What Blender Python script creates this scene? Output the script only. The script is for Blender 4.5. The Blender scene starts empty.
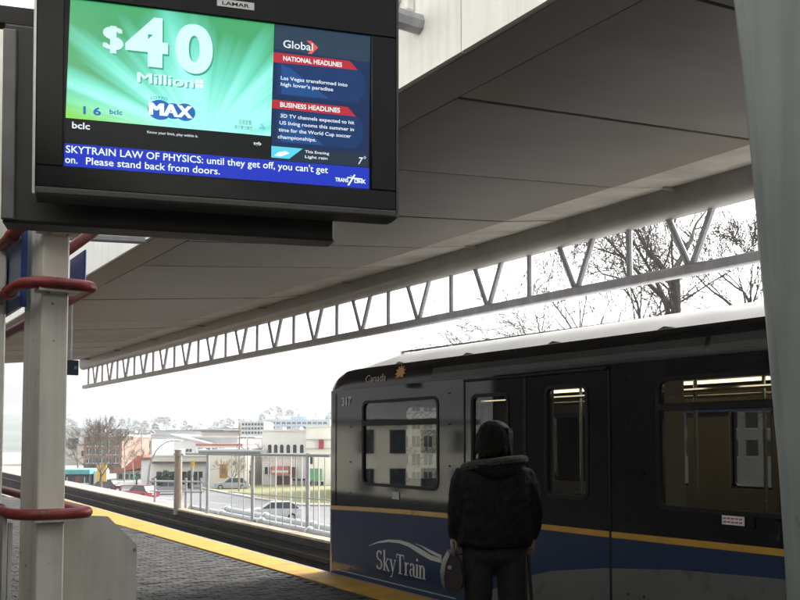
import bpy, math, random
from mathutils import Vector, Matrix
R_ = math.radians
random.seed(7)
scene = bpy.context.scene
COL = scene.collection

# ------------------------------------------------------------------ camera
FPX = 900.0                       # focal length for an 800 px wide picture
PITCH = R_(3.0)
YAW = math.atan(590*math.cos(PITCH)/FPX)      # track direction (+Y) lies left of the view
EYE = Vector((0, 0, 1.55))
SHP = 140 - FPX*math.tan(PITCH)
cam = bpy.data.cameras.new('camera'); cam_o = bpy.data.objects.new('camera', cam); COL.objects.link(cam_o)
cam.sensor_width = 36; cam.lens = FPX/800*36; cam.shift_y = SHP/800
cam.clip_start = .05; cam.clip_end = 8000
cam_o.location = EYE; cam_o.rotation_euler = (math.pi/2+PITCH, 0, -YAW)
scene.camera = cam_o
F = Vector((math.sin(YAW)*math.cos(PITCH), math.cos(YAW)*math.cos(PITCH), math.sin(PITCH)))
RT = Vector((math.cos(YAW), -math.sin(YAW), 0)); UP = RT.cross(F)
FH = Vector((math.sin(YAW), math.cos(YAW), 0))

# ------------------------------------------------------------------ sky, sun, exposure
HAZE = .00024
SUN_EL, SUN_AZ = R_(33), R_(82)
world = bpy.data.worlds.new('World'); scene.world = world; world.use_nodes = True
wn = world.node_tree; wn.nodes.clear()
sky = wn.nodes.new('ShaderNodeTexSky'); sky.sky_type = 'NISHITA'; sky.sun_disc = False
sky.sun_elevation = SUN_EL; sky.sun_rotation = SUN_AZ; sky.air_density = 1.5; sky.dust_density = 6.0; sky.ozone_density = 1.0
hs = wn.nodes.new('ShaderNodeHueSaturation'); hs.inputs['Saturation'].default_value = .10   # overcast: grey-white cloud deck
bg = wn.nodes.new('ShaderNodeBackground'); bg.inputs['Strength'].default_value = .15
wo = wn.nodes.new('ShaderNodeOutputWorld')
wn.links.new(sky.outputs[0], hs.inputs['Color']); wn.links.new(hs.outputs[0], bg.inputs[0]); wn.links.new(bg.outputs[0], wo.inputs[0])
sl = bpy.data.lights.new('sun', 'SUN'); sl.energy = 1.5; sl.angle = R_(25); sl.color = (1, .97, .93)
so = bpy.data.objects.new('sun', sl); COL.objects.link(so)
sd = Vector((math.sin(SUN_AZ)*math.cos(SUN_EL), math.cos(SUN_AZ)*math.cos(SUN_EL), math.sin(SUN_EL)))
so.rotation_euler = (-sd).to_track_quat('-Z', 'Y').to_euler()
scene.view_settings.view_transform = 'Standard'; scene.view_settings.look = 'None'
scene.view_settings.exposure = 1.66; scene.view_settings.gamma = 1.0
scene.render.engine = 'CYCLES'
scene.render.resolution_x = 1024; scene.render.resolution_y = 768
cy = scene.cycles
cy.max_bounces = 10; cy.diffuse_bounces = 5; cy.glossy_bounces = 4; cy.transparent_max_bounces = 16; cy.volume_bounces = 1
cy.sample_clamp_indirect = 6

# ------------------------------------------------------------------ helpers
def ray(x, y): return F + RT*((x-400)/FPX) + UP*((300+SHP-y)/FPX)
def on_x(x, y, X): d = ray(x, y); return EYE + d*(X/d.x)
def on_y(x, y, Y): d = ray(x, y); return EYE + d*(Y/d.y)
def on_z(x, y, Z): d = ray(x, y); return EYE + d*((Z-EYE.z)/d.z)
def at(x, y, D): return EYE + ray(x, y)*D
GZ = -4.5                         # street level below the elevated platform

def tag(o, label=None, cat=None, group=None, kind=None):
    if label: o['label'] = label
    if cat: o['category'] = cat
    if group: o['group'] = group
    if kind: o['kind'] = kind
    return o
def empty(name, loc, rz=0, label=None, cat=None, group=None):
    o = bpy.data.objects.new(name, None); COL.objects.link(o)
    o.location = loc; o.rotation_euler = (0, 0, rz); o.empty_display_size = .2
    return tag(o, label, cat, group)
def link(name, mesh, parent=None, loc=None):
    o = bpy.data.objects.new(name, mesh); COL.objects.link(o)
    if parent: o.parent = parent
    if loc is not None: o.location = loc
    return o

class MB:
    """collects shapes; build() links them as one mesh object"""
    def __init__(s): s.v = []; s.f = []
    def add(s, vs, fs):
        n = len(s.v); s.v += [Vector(v) for v in vs]; s.f += [tuple(i+n for i in f) for f in fs]; return s
    def box(s, a, b, bev=0):
        x0, y0, z0 = a; x1, y1, z1 = b
        if not bev:
            return s.add([(x0,y0,z0),(x1,y0,z0),(x1,y1,z0),(x0,y1,z0),(x0,y0,z1),(x1,y0,z1),(x1,y1,z1),(x0,y1,z1)],
                         [(0,3,2,1),(4,5,6,7),(0,1,5,4),(1,2,6,5),(2,3,7,6),(3,0,4,7)])
        c = bev
        ring = [(x0+c,y0),(x1-c,y0),(x1,y0+c),(x1,y1-c),(x1-c,y1),(x0+c,y1),(x0,y1-c),(x0,y0+c)]
        inner = [(x0+c,y0+c),(x1-c,y0+c),(x1-c,y0+c),(x1-c,y1-c),(x1-c,y1-c),(x0+c,y1-c),(x0+c,y1-c),(x0+c,y0+c)]
        L = [[(p[0],p[1],z0) for p in inner],[(p[0],p[1],z0+c) for p in ring],[(p[0],p[1],z1-c) for p in ring],[(p[0],p[1],z1) for p in inner]]
        return s.loft(L, cap=True)
    def loft(s, rings, closed=True, cap=False):
        n = len(rings[0]); base = len(s.v)
        for r in rings: s.v += [Vector(p) for p in r]
        for i in range(len(rings)-1):
            for j in range(n if closed else n-1):
                a = base+i*n+j; b = base+i*n+(j+1)%n
                s.f.append((a, b, b+n, a+n))
        if cap:
            s.f.append(tuple(base+j for j in reversed(range(n))))
            k = base+(len(rings)-1)*n; s.f.append(tuple(k+j for j in range(n)))
        return s
    def tube(s, pts, r, n=8, cap=True):
        pts = [Vector(p) for p in pts]; rs = r if isinstance(r, (list, tuple)) else [r]*len(pts)
        rings = []; nrm = None
        for i, p in enumerate(pts):
            if i == 0: t = pts[1]-p
            elif i == len(pts)-1: t = p-pts[i-1]
            else: t = (pts[i+1]-p).normalized() + (p-pts[i-1]).normalized()
            t.normalize()
            if nrm is None:
                a = Vector((0,0,1)) if abs(t.z) < .9 else Vector((1,0,0))
                nrm = t.cross(a).normalized()
            else: nrm = (nrm - t*nrm.dot(t)).normalized()
            b = t.cross(nrm)
            rings.append([p + (nrm*math.cos(2*math.pi*k/n) + b*math.sin(2*math.pi*k/n))*rs[i] for k in range(n)])
        return s.loft(rings, cap=cap)
    def prism(s, poly, o, a, b, h):
        """polygon (2-D) in the plane o + a*u + b*v extruded by vector h"""
        o, a, b, h = map(Vector, (o, a, b, h)); n = len(poly)
        p = [o+a*u+b*v for u, v in poly]; q = [x+h for x in p]
        fs = [tuple(range(n)), tuple(range(2*n-1, n-1, -1))] + [(i, n+i, n+(i+1) % n, (i+1) % n) for i in range(n)]
        if (a.cross(b)).dot(h) > 0: fs = [tuple(reversed(f)) for f in fs]
        return s.add(p+q, fs)
    def sphere(s, c, r, nu=12, nv=8, sc=(1,1,1)):
        c = Vector(c); rings = []
        for i in range(nv+1):
            a = math.pi*(i/nv); a = min(max(a, .02), math.pi-.02)
            rings.append([c+Vector((r*sc[0]*math.sin(a)*math.cos(2*math.pi*k/nu), r*sc[1]*math.sin(a)*math.sin(2*math.pi*k/nu), -r*sc[2]*math.cos(a))) for k in range(nu)])
        return s.loft(rings, cap=True)
    def build(s, name, mat, parent=None, smooth=False, local=False, loc=None, kind=None):
        off = Vector((0,0,0))
        if parent is not None and not local:
            p = parent
            while p is not None: off = off + p.location; p = p.parent
        if loc is not None: off = off + Vector(loc) if not local else Vector(loc)
        me = bpy.data.meshes.new(name)
        me.from_pydata([tuple(v-off) if not local else tuple(v) for v in s.v], [], s.f); me.validate(); me.update()
        if mat: me.materials.append(mat)
        if smooth:
            me.polygons.foreach_set('use_smooth', [True]*len(me.polygons))
            try: me.set_sharp_from_angle(angle=R_(40))
            except Exception: pass
        o = link(name, me, parent, loc)
        if kind: o['kind'] = kind
        return o

def new_mat(name):
    m = bpy.data.materials.new(name); m.use_nodes = True
    nt = m.node_tree; return m, nt, nt.nodes['Principled BSDF']
def mat(name, col, rough=.6, var=.15, scale=4.0, metal=0, bump=0, bscale=60, spec=.5, stretch=(1,1,1), rvar=.1, col2=None, streak=0, coat=0, island=0, objrand=0, chips=None):
    """principled paint/metal/stone with two scales of mottling, wear and fine relief"""
    m, nt, b = new_mat(name); N = nt.nodes; L = nt.links
    tc = N.new('ShaderNodeTexCoord'); mp = N.new('ShaderNodeMapping'); mp.inputs['Scale'].default_value = stretch
    L.new(tc.outputs['Object'], mp.inputs[0])
    if objrand:
        oi = N.new('ShaderNodeObjectInfo'); vm = N.new('ShaderNodeVectorMath'); vm.operation = 'SCALE'; vm.inputs[0].default_value = (37.0, 91.0, 13.0)
        L.new(oi.outputs['Random'], vm.inputs['Scale']); L.new(vm.outputs[0], mp.inputs['Location'])
    n1 = N.new('ShaderNodeTexNoise'); n1.inputs['Scale'].default_value = scale; n1.inputs['Detail'].default_value = 8; n1.inputs['Roughness'].default_value = .65
    L.new(mp.outputs[0], n1.inputs['Vector'])
    cr = N.new('ShaderNodeValToRGB'); cr.color_ramp.elements[0].position = .32; cr.color_ramp.elements[1].position = .68
    c2 = col2 if col2 else [c*(1-2*var) for c in col]
    cr.color_ramp.elements[0].color = (*[max(c, 0) for c in c2], 1); cr.color_ramp.elements[1].color = (*[min(c*(1+var), 1) for c in col], 1)
    L.new(n1.outputs[0], cr.inputs[0]); out = cr.outputs[0]
    if streak:
        mp2 = N.new('ShaderNodeMapping'); mp2.inputs['Scale'].default_value = (14, 14, .7); L.new(tc.outputs['Object'], mp2.inputs[0])
        n2 = N.new('ShaderNodeTexNoise'); n2.inputs['Scale'].default_value = 1.5; n2.inputs['Detail'].default_value = 6; L.new(mp2.outputs[0], n2.inputs['Vector'])
        r2 = N.new('ShaderNodeValToRGB'); r2.color_ramp.elements[0].position = .45; r2.color_ramp.elements[1].position = .75
        r2.color_ramp.elements[0].color = (1,1,1,1); r2.color_ramp.elements[1].color = (1-streak,)*3+(1,)
        L.new(n2.outputs[0], r2.inputs[0])
        mx = N.new('ShaderNodeMixRGB'); mx.blend_type = 'MULTIPLY'; mx.inputs[0].default_value = 1
        L.new(out, mx.inputs[1]); L.new(r2.outputs[0], mx.inputs[2]); out = mx.outputs[0]
    if island:
        gi = N.new('ShaderNodeNewGeometry'); mr0 = N.new('ShaderNodeMapRange'); mr0.inputs['To Min'].default_value = 1-island; mr0.inputs['To Max'].default_value = 1+island
        L.new(gi.outputs['Random Per Island'], mr0.inputs[0])
        mx = N.new('ShaderNodeMixRGB'); mx.blend_type = 'MULTIPLY'; mx.inputs[0].default_value = 1
        L.new(out, mx.inputs[1]); L.new(mr0.outputs[0], mx.inputs[2]); out = mx.outputs[0]
    if objrand:
        mo = N.new('ShaderNodeMapRange'); mo.inputs['To Min'].default_value = 1-objrand; mo.inputs['To Max'].default_value = 1+objrand; L.new(oi.outputs['Random'], mo.inputs[0])
        mx = N.new('ShaderNodeMixRGB'); mx.blend_type = 'MULTIPLY'; mx.inputs[0].default_value = 1; L.new(out, mx.inputs[1]); L.new(mo.outputs[0], mx.inputs[2]); out = mx.outputs[0]
    if chips:          # chipped and scuffed spots
        nc = N.new('ShaderNodeTexNoise'); nc.inputs['Scale'].default_value = chips[1]; nc.inputs['Detail'].default_value = 4; L.new(tc.outputs['Object'], nc.inputs['Vector'])
        rc = N.new('ShaderNodeValToRGB'); rc.color_ramp.elements[0].position = chips[2]; rc.color_ramp.elements[1].position = chips[2]+.035; L.new(nc.outputs[0], rc.inputs[0])
        mx = N.new('ShaderNodeMixRGB'); mx.inputs[2].default_value = (*chips[0], 1); L.new(rc.outputs[0], mx.inputs[0]); L.new(out, mx.inputs[1]); out = mx.outputs[0]
    L.new(out, b.inputs['Base Color'])
    mr = N.new('ShaderNodeMapRange'); mr.inputs['To Min'].default_value = max(rough-rvar, .03); mr.inputs['To Max'].default_value = min(rough+rvar, 1)
    L.new(n1.outputs[0], mr.inputs[0]); L.new(mr.outputs[0], b.inputs['Roughness'])
    b.inputs['Metallic'].default_value = metal; b.inputs['Specular IOR Level'].default_value = spec
    if coat: b.inputs['Coat Weight'].default_value = coat; b.inputs['Coat Roughness'].default_value = .05
    if bump:
        n3 = N.new('ShaderNodeTexNoise'); n3.inputs['Scale'].default_value = bscale; n3.inputs['Detail'].default_value = 5; L.new(mp.outputs[0], n3.inputs['Vector'])
        bp = N.new('ShaderNodeBump'); bp.inputs['Strength'].default_value = bump; bp.inputs['Distance'].default_value = .01
        L.new(n3.outputs[0], bp.inputs['Height']); L.new(bp.outputs[0], b.inputs['Normal'])
    return m
def emit(name, col, s=1.0):
    m, nt, b = new_mat(name); b.inputs['Base Color'].default_value = (.01,.01,.01,1); b.inputs['Roughness'].default_value = .25; b.inputs['Specular IOR Level'].default_value = .12
    b.inputs['Emission Color'].default_value = (*col, 1); b.inputs['Emission Strength'].default_value = s
    return m
def glass(name, tint=(.5,.5,.5), rough=.02, ior=1.5):
    m, nt, b = new_mat(name); N = nt.nodes; L = nt.links; N.remove(b)
    t = N.new('ShaderNodeBsdfTransparent'); t.inputs[0].default_value = (*tint, 1)
    g = N.new('ShaderNodeBsdfGlossy'); g.inputs['Roughness'].default_value = rough
    fr = N.new('ShaderNodeFresnel'); ge = N.new('ShaderNodeNewGeometry')      # same reflectance from either face of the pane
    iv = N.new('ShaderNodeMapRange'); iv.inputs['To Min'].default_value = ior; iv.inputs['To Max'].default_value = 1/ior
    L.new(ge.outputs['Backfacing'], iv.inputs[0]); L.new(iv.outputs[0], fr.inputs[0])
    mx = N.new('ShaderNodeMixShader'); L.new(fr.outputs[0], mx.inputs[0]); L.new(t.outputs[0], mx.inputs[1]); L.new(g.outputs[0], mx.inputs[2])
    L.new(mx.outputs[0], N['Material Output'].inputs[0]); return m

M = {}
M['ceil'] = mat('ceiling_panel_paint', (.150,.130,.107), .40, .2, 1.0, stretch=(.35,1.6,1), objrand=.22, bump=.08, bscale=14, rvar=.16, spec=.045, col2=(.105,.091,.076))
M['ceil_lit_edge'] = mat('ceiling_lit_edge', (.25,.23,.20), .5, .2, 1.8, objrand=.12, stretch=(.6,1.6,1), bump=.08, bscale=14, spec=.1, col2=(.16,.147,.126))  # lighter tone paints in the bright band of light beside the gutter
M['dark'] = mat('dark_void_paint', (.03,.028,.026), .8, .1)
M['fascia'] = mat('cream_fascia_paint', (.84,.83,.77), .5, .05, 1.5, streak=.12)
M['soffit'] = mat('soffit_paint', (.13,.116,.10), .55, .08, 2.5, bump=.05)
M['steel'] = mat('truss_grey_paint', (.36,.36,.375), .45, .1, 6, metal=0, streak=.15)
M['gutter'] = mat('gutter_paint', (.225,.212,.195), .4, .08, 3, rvar=.1)
M['roof'] = mat('roof_membrane', (.45,.45,.44), .9, .1)
M['column'] = mat('grey_green_column_paint', (.175,.19,.178), .42, .05, 3, streak=.28, chips=((.09,.085,.075), 9, .70), rvar=.12, bump=.03, bscale=25, spec=.35)
M['cream'] = mat('cream_post_paint', (.70,.68,.60), .42, .06, 5, streak=.22, chips=((.16,.12,.09), 22, .69), bump=.03, bscale=20)
M['red'] = mat('red_rail_paint', (.27,.038,.036), .48, .22, 18, chips=((.13,.10,.09), 35, .66), rvar=.12, bump=.05, bscale=40)
M['blue'] = mat('blue_sign_paint', (.03,.07,.28), .4, .1)
M['bluegrey'] = mat('blue_grey_sign_face', (.16,.20,.33), .35, .1)
M['panel'] = mat('grey_panel_paint', (.50,.495,.43), .55, .08, 3, streak=.2, chips=((.17,.15,.12), 16, .70), bump=.03, bscale=30)
M['paver'] = mat('paver_concrete', (.078,.076,.074), .85, .25, 9, bump=.35, bscale=90, island=.28, spec=.2)
M['grout'] = mat('paver_sand_joint', (.05,.048,.045), .95, .2, 20)
M['tactile'] = mat('yellow_tactile_paint', (.52,.29,.035), .7, .12, 3.5, bump=.6, bscale=45, col2=(.33,.20,.05), island=.05, chips=((.12,.10,.07), 12, .68), spec=.25)
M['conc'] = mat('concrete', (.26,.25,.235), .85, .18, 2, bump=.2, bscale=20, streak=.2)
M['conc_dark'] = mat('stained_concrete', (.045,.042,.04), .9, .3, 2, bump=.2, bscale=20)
M['tan'] = mat('tan_capping', (.42,.34,.25), .8, .2, 4)
M['rail'] = mat('worn_rail_steel', (.30,.25,.2), .35, .2, 8, metal=.8)
M['galv'] = mat('galvanised_steel', (.40,.42,.43), .45, .1, 12, metal=.35)
M['whitepipe'] = mat('white_pipe_paint', (.75,.75,.73), .5, .06, 6)
M['wood'] = mat('weathered_wood', (.36,.30,.25), .85, .2, 5, stretch=(6,6,.6), bump=.3)
M['tblack'] = mat('gloss_black_train_paint', (.009,.009,.010), .06, .1, 3, rvar=.03, spec=.45, bump=.05, bscale=1.3)
M['tcornice'] = mat('black_train_roof_edge', (.012,.012,.013), .25, .1, 3, rvar=.06, spec=.25)
M['tcpanel'] = mat('charcoal_cornice_panel', (.045,.044,.042), .4, .1, 3, spec=.25)
M['tblue'] = mat('blue_train_paint', (.020,.035,.075), .12, .03, 3, rvar=.04, spec=.4, bump=.05, bscale=1.3)
M['twhite'] = mat('pale_train_paint', (.105,.108,.105), .3, .02, 3, spec=.3)
M['troof'] = mat('white_train_roof', (.80,.80,.79), .5, .03, 2)
M['tgold'] = mat('gold_stripe_vinyl', (.40,.22,.035), .3, .06, 6)
M['tdecal'] = mat('pale_lettering_vinyl', (.42,.43,.42), .4, .04, 6)
M['tdecal2'] = mat('faded_gold_lettering', (.30,.26,.17), .4, .08, 6)
M['torange'] = mat('orange_leaf_vinyl', (.50,.24,.07), .4, .08, 6)
M['trubber'] = mat('black_rubber', (.010,.010,.010), .55, .1, 8, spec=.15)
M['tinner'] = mat('interior_beige_laminate', (.17,.155,.12), .5, .05, 3)
M['tfloor'] = mat('interior_floor', (.10,.10,.11), .6, .2, 12)
M['tseat'] = mat('blue_grey_seat_fabric', (.06,.09,.17), .85, .15, 20)
M['tsteel'] = mat('interior_steel', (.6,.6,.6), .25, .05, 4, metal=.9)
M['bezel'] = mat('display_black_gloss', (.008,.008,.008), .20, .05, 5, rvar=.05, spec=.14)
M['tvcase'] = mat('display_grey_casing', (.06,.06,.056), .5, .08, 5, spec=.2)
M['silver'] = mat('display_silver_trim', (.35,.35,.33), .35, .05, 6, metal=.6)
M['bark'] = mat('bare_tree_bark', (.085,.075,.068), .9, .25, 6, bump=.3)
M['bark2'] = mat('pale_bare_bark', (.16,.13,.11), .9, .2, 6)
M['coat'] = mat('black_quilted_coat', (.008,.008,.009), .8, .2, 25, spec=.12, bump=.5, bscale=40)
M['trouser'] = mat('black_trousers', (.008,.008,.009), .9, .2, 25, bump=.2)
M['hair'] = mat('dark_hair', (.006,.005,.004), .7, .3, 20, spec=.12, stretch=(10,10,1), bump=.6, bscale=60)
M['fur'] = mat('tan_fur_trim', (.042,.034,.025), .95, .35, 60, bump=1, bscale=150)
M['skin'] = mat('skin', (.28,.17,.12), .5, .06, 8)
M['bag'] = mat('brown_leather', (.018,.014,.012), .5, .2, 12, bump=.2)
M['cane'] = mat('dark_cane_wood', (.03,.022,.02), .4, .2, 12)
GL = glass('train_window_glass', (.34,.34,.315), .015, 1.75)
GLW = glass('windscreen_glass', (.55,.57,.56), .01, 1.5)
GLB = mat('building_glass', (.035,.045,.05), .15, .1, 1)
# ================================================================== platform and guideway (setting)
def bend(y): return .034*max(0, y-9.5)          # the track swings gently right past the train's nose
YS = [-12, -6, 0, 5, 9.5, 14, 20, 27, 34, 45, 60]
def strip(x0, x1, z0, z1, ys=YS, b0=1, b1=1):
    """long solid following the platform: x0..x1, z0..z1"""
    mb = MB(); rings = []
    for y in ys: rings.append([(x0+b0*bend(y), y, z0), (x1+b1*bend(y), y, z0), (x1+b1*bend(y), y, z1), (x0+b0*bend(y), y, z1)])
    return mb.loft(rings, cap=True)
PE = 5.12
YP = [-12, -6, 0, 5, 9.5, 14, 20, 26.5]
plat = strip(-3.1, PE, -1.3, -.012, YP, 0, 1).build('platform', M['grout'])
tag(plat, 'dark paved station platform', kind='structure')
mb = MB(); rr = random.Random(3)
y = -4.0; row = 0
while y < 26.3:
    x = -3.05 + (.1 if row % 2 else 0)
    while x < 4.5+.3*bend(y):
        x1 = min(x+.194, 4.690+.3*bend(y)); h = rr.uniform(-.0022, .0022); t = rr.uniform(-.0016, .0016); s_ = rr.uniform(-.0016, .0016)
        b = .004
        mb.add([(x,y,-.008),(x1,y,-.008),(x1,y+.094,-.008),(x,y+.094,-.008),
                (x+b,y+b,h-t-s_),(x1-b,y+b,h+t-s_),(x1-b,y+.094-b,h+t+s_),(x+b,y+.094-b,h-t+s_)],
               [(4,5,6,7),(0,1,5,4),(1,2,6,5),(2,3,7,6),(3,0,4,7)])
        x += .2
    y += .1; row += 1
mb.build('paver', M['paver'], plat, kind='stuff')
y = -4.2
while y < 26.2:
    y1 = y+.596
    MB().prism([(4.700+.3*bend(y), y), (PE-.02+bend(y), y), (PE-.02+bend(y1), y1), (4.700+.3*bend(y1), y1)], (0,0,-.01), (1,0,0), (0,1,0), (0,0,.0145)).build('tactile_tile', M['tactile'], plat)
    y += .602
strip(PE-.016, PE+.03, -.30, .003, YP).build('edge_nosing', M['conc'], plat)

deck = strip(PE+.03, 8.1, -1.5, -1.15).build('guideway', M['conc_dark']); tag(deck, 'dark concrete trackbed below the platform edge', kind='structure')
for x in (5.87, 6.93):
    r = strip(x-.035, x+.035, -.96, -.93).build('running_rail', M['rail'], deck)
    strip(x-.012, x+.012, -1.1, -.96).build('rail_web', M['rail'], r); strip(x-.07, x+.07, -1.15, -1.1).build('rail_foot', M['rail'], r)
strip(6.22, 6.58, -.98, -.94).build('reaction_rail', M['rail'], deck)
y = -11.5
tie = MB().box((5.5, -.12, -1.149), (7.3, .12, -1.1)).build('rail_tie', M['conc_dark'], deck, local=True)
tie.location = (0, -11.5, 0)
for k in range(1, 46):
    yy = -11.5+k*1.0; link('rail_tie', tie.data, deck, (bend(yy), yy, 0))
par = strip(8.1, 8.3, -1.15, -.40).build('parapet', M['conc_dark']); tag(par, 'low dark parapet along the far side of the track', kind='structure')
strip(8.06, 8.34, -.40, -.355).build('capping', M['tan'], par)
strip(8.02, 8.097, -.60, -.55).build('power_rail', M['trubber'], par); strip(8.02, 8.097, -.86, -.80).build('power_rail', M['trubber'], par)
strip(8.045, 8.1, -.70, -.685).build('ledge', M['rail'], par)
walk = strip(8.34, 9.7, -1.0, -.52).build('walkway', M['conc']); tag(walk, 'concrete service walkway beyond the parapet', kind='structure')
for k in range(5):     # guideway piers
    yy = 2+k*13
    MB().box((5.6+bend(yy), yy-.6, GZ-.2), (8.0+bend(yy), yy+.6, -1.5), .08).build('guideway_pier', M['conc'], deck)
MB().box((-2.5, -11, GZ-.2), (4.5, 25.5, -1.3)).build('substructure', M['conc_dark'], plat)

# service pipes lying along the walkway
def pipe_run(x, z, r, y0, y1, label, m):
    root = empty('service_pipe', (x, y0, z), label=label, cat='pipe')
    ys = [y0+(y1-y0)*k/8 for k in range(9)]
    MB().tube([(x+bend(y), y, z) for y in ys], r, 10).build('pipe', m, root, smooth=True)
    y = y0+1.0
    while y < y1:
        MB().box((x-.13+bend(y), y-.06, z-r-.05), (x+.13+bend(y), y+.06, z-r+.012), .008).build('saddle', M['whitepipe'], root)
        MB().tube([(x+r*1.15*math.cos(a)+bend(y), y, z+r*1.15*math.sin(a)) for a in [math.pi*k/8 for k in range(9)]], .028, 6).build('clamp', M['whitepipe'], root, smooth=True)
        y += 2.6
pipe_run(8.50, -.36, .085, 13.2, 24.5, 'grey pipe beside the parapet, nearer of the two', M['galv'])
pipe_run(8.95, -.34, .10, 14.0, 23.0, 'grey pipe at the foot of the railing, farther of the two', M['galv'])

# galvanised railing on the walkway
rx = 8.72
fr = empty('walkway_railing', (rx, 18, -.52), label='tall galvanised pipe railing beyond the track, left of the train', cat='railing')
post_y = []
for px_ in (208, 253, 308):
    p = on_x(px_, 454, rx); post_y.append(p.y)
    MB().tube([(rx, p.y, -.52), (rx, p.y, p.z+.02)], .046, 8).build('post', M['galv'], fr, smooth=True)
    MB().box((rx-.11, p.y-.11, -.52), (rx+.11, p.y+.11, -.50)).build('base_plate', M['galv'], fr)
pa = on_x(186, 453.5, rx); pb = on_x(330, 455.5, rx)
MB().tube([pa, pb], .034, 8).build('top_rail', M['galv'], fr, smooth=True)
pa = on_x(200, 451.5, rx); pb = on_x(262, 452, rx)
MB().tube([pa, pb], .05, 8).build('top_pipe', M['galv'], fr, smooth=True)
for px_, r in ((262.5, .013), (283, .013), (302, .016), (319, .018), (325, .013), (232, .013), (244, .013), (270.5, .014), (276, .018), (291, .02), (296, .014), (314, .014)):
    p = on_x(px_, 455, rx); MB().tube([(rx, p.y, -.5), (rx, p.y, p.z)], r*.75, 6).build('picket', M['whitepipe'] if r > .015 else M['galv'], fr)
for hz_ in (.25,):
    MB().tube([on_x(228, 492, rx), on_x(330, 500, rx)], .012, 6).build('mid_rail', M['galv'], fr)
# short railing with a yellow plate
sr = empty('maintenance_railing', (8.8, 24, -.52), label='short grey handrail with a small yellow plate behind the wooden post', cat='railing')
X2 = 8.9
for px_ in (155, 186, 192, 201):
    p = on_x(px_, 478 if px_ != 192 else 462, X2); MB().tube([(X2, p.y, -.52), (X2, p.y, p.z)], .035, 7).build('post', M['steel'], sr, smooth=True)
for yy in (482, 492):
    MB().tube([on_x(150, yy-1, X2), on_x(203, yy, X2)], .028, 7).build('rail', M['galv'], sr, smooth=True)
p = on_x(193, 464, X2-.06); MB().box((p.x-.012, p.y-.09, p.z-.09), (p.x+.012, p.y+.12, p.z+.09)).build('yellow_plate', mat('yellow_plate_paint', (.75,.5,.05), .5), sr)
# wooden post
p = on_x(178.5, 450, 8.62)
wp = empty('wooden_post', (p.x, p.y, -.52), label='thick weathered wooden post with a small crosspiece beyond the track', cat='post')
MB().tube([(p.x, p.y, -.52), (p.x, p.y, p.z)], [.115, .10], 10).build('shaft', M['wood'], wp, smooth=True)
MB().box((p.x-.05, p.y-.28, p.z-.16), (p.x+.05, p.y+.28, p.z-.09)).build('crosspiece', M['steel'], wp)
MB().tube([(p.x, p.y, p.z), (p.x, p.y, p.z+.03)], [.12, .06], 10).build('cap', M['steel'], wp)

# ================================================================== canopy over the track
SL = .10
def cz(x): return 3.39 + SL*(x-2.9)
can = empty('station_canopy', (4.4, 8, 0), label='station canopy with brown ceiling panels and steel edge truss above the train', cat='canopy')
Y0, Y1 = -8.0, 25.75
jy = 3.80
k0 = math.ceil((Y0-jy)/1.39)
def panel(x0, x1, z0, z1):
    return MB().add([(x0,.014,z0),(x1,.014,z1),(x1,1.376,z1),(x0,1.376,z0),(x0,.012,z0+.05),(x1,.012,z1+.05),(x1,1.378,z1+.05),(x0,1.378,z0+.05)],
                    [(0,3,2,1),(0,1,5,4),(1,2,6,5),(2,3,7,6),(3,0,4,7)])
pm = panel(2.862, 5.50, cz(2.862), cz(5.50)-.012); pe = panel(5.503, 6.21, cz(5.503)-.012, cz(6.21)+.022)  # outer pieces tilt up and carry the painted bright band
first = None
k = k0; rp = random.Random(5)
while jy+k*1.39 < Y1-1.3:
    if first is None: first = pm.build('ceiling_panel', M['ceil'], can, local=True); o = first; firste = pe.build('lit_edge_panel', M['ceil_lit_edge'], can, local=True); oe = firste
    else: o = link('ceiling_panel', first.data, can); oe = link('lit_edge_panel', firste.data, can)
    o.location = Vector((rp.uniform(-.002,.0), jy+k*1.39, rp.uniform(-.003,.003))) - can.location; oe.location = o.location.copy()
    k += 1
MB().prism([(2.55, cz(2.55)+.06), (6.38, cz(6.38)+.06), (6.38, cz(6.38)+.32), (2.55, 3.9)], (0,Y0,0), (1,0,0), (0,0,1), (0,Y1-Y0,0)).build('roof_deck', M['dark'], can)
# soffit beam along the inner edge and its tall cream upstand
MB().prism([(2.52, 3.352), (2.852, 3.384), (2.852, 3.45), (2.52, 3.45)], (0,Y0,0), (1,0,0), (0,0,1), (0,Y1-Y0,0)).build('soffit_beam', M['soffit'], can)
ff = None
for k in range(12):
    ya = Y0+k*2.82; yb = min(ya+2.812, Y1)
    MB().box((2.485, ya, 3.356), (2.518, yb, 4.30)).build('fascia_panel', M['fascia'], can)
# rounded gutter beam
sec = [(6.20, 3.77), (6.20, 3.60)] + [(6.31-.11*math.cos(a), 3.60-.105*math.sin(a)) for a in [math.pi*t/10 for t in range(1, 10)]] + [(6.42, 3.60), (6.42, 3.77)]
MB().loft([[(x, y, z) for x, z in sec] for y in (Y0, Y1)], cap=True).build('gutter_beam', M['gutter'], can, smooth=True)
k = 0; yb = -6
while yb < Y1:
    MB().box((6.05, yb, cz(6.05)-.012), (6.199, yb+.012, cz(6.1)+.012)).build('gutter_strap', M['gutter'], can); yb += 2.78
tr = empty('edge_truss', (1.9, -8, 3)); tr.parent = can
XT_ = 6.31
MB().box((XT_-.045, -1.2, 2.965), (XT_+.045, Y1-.1, 3.06), .012).build('chord', M['steel'], tr)
v0 = 5.754-1.3845*5
post = MB().tube([(0,0,3.055),(0,0,3.51)], .030, 8).build('truss_post', M['steel'], tr, local=True, smooth=True)
dg = [MB().tube([(0,.02*s,3.055),(0,.235*s,3.51)], .031, 8).build('truss_diagonal', M['steel'], tr, local=True, smooth=True) for s in (-1, 1)]
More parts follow.
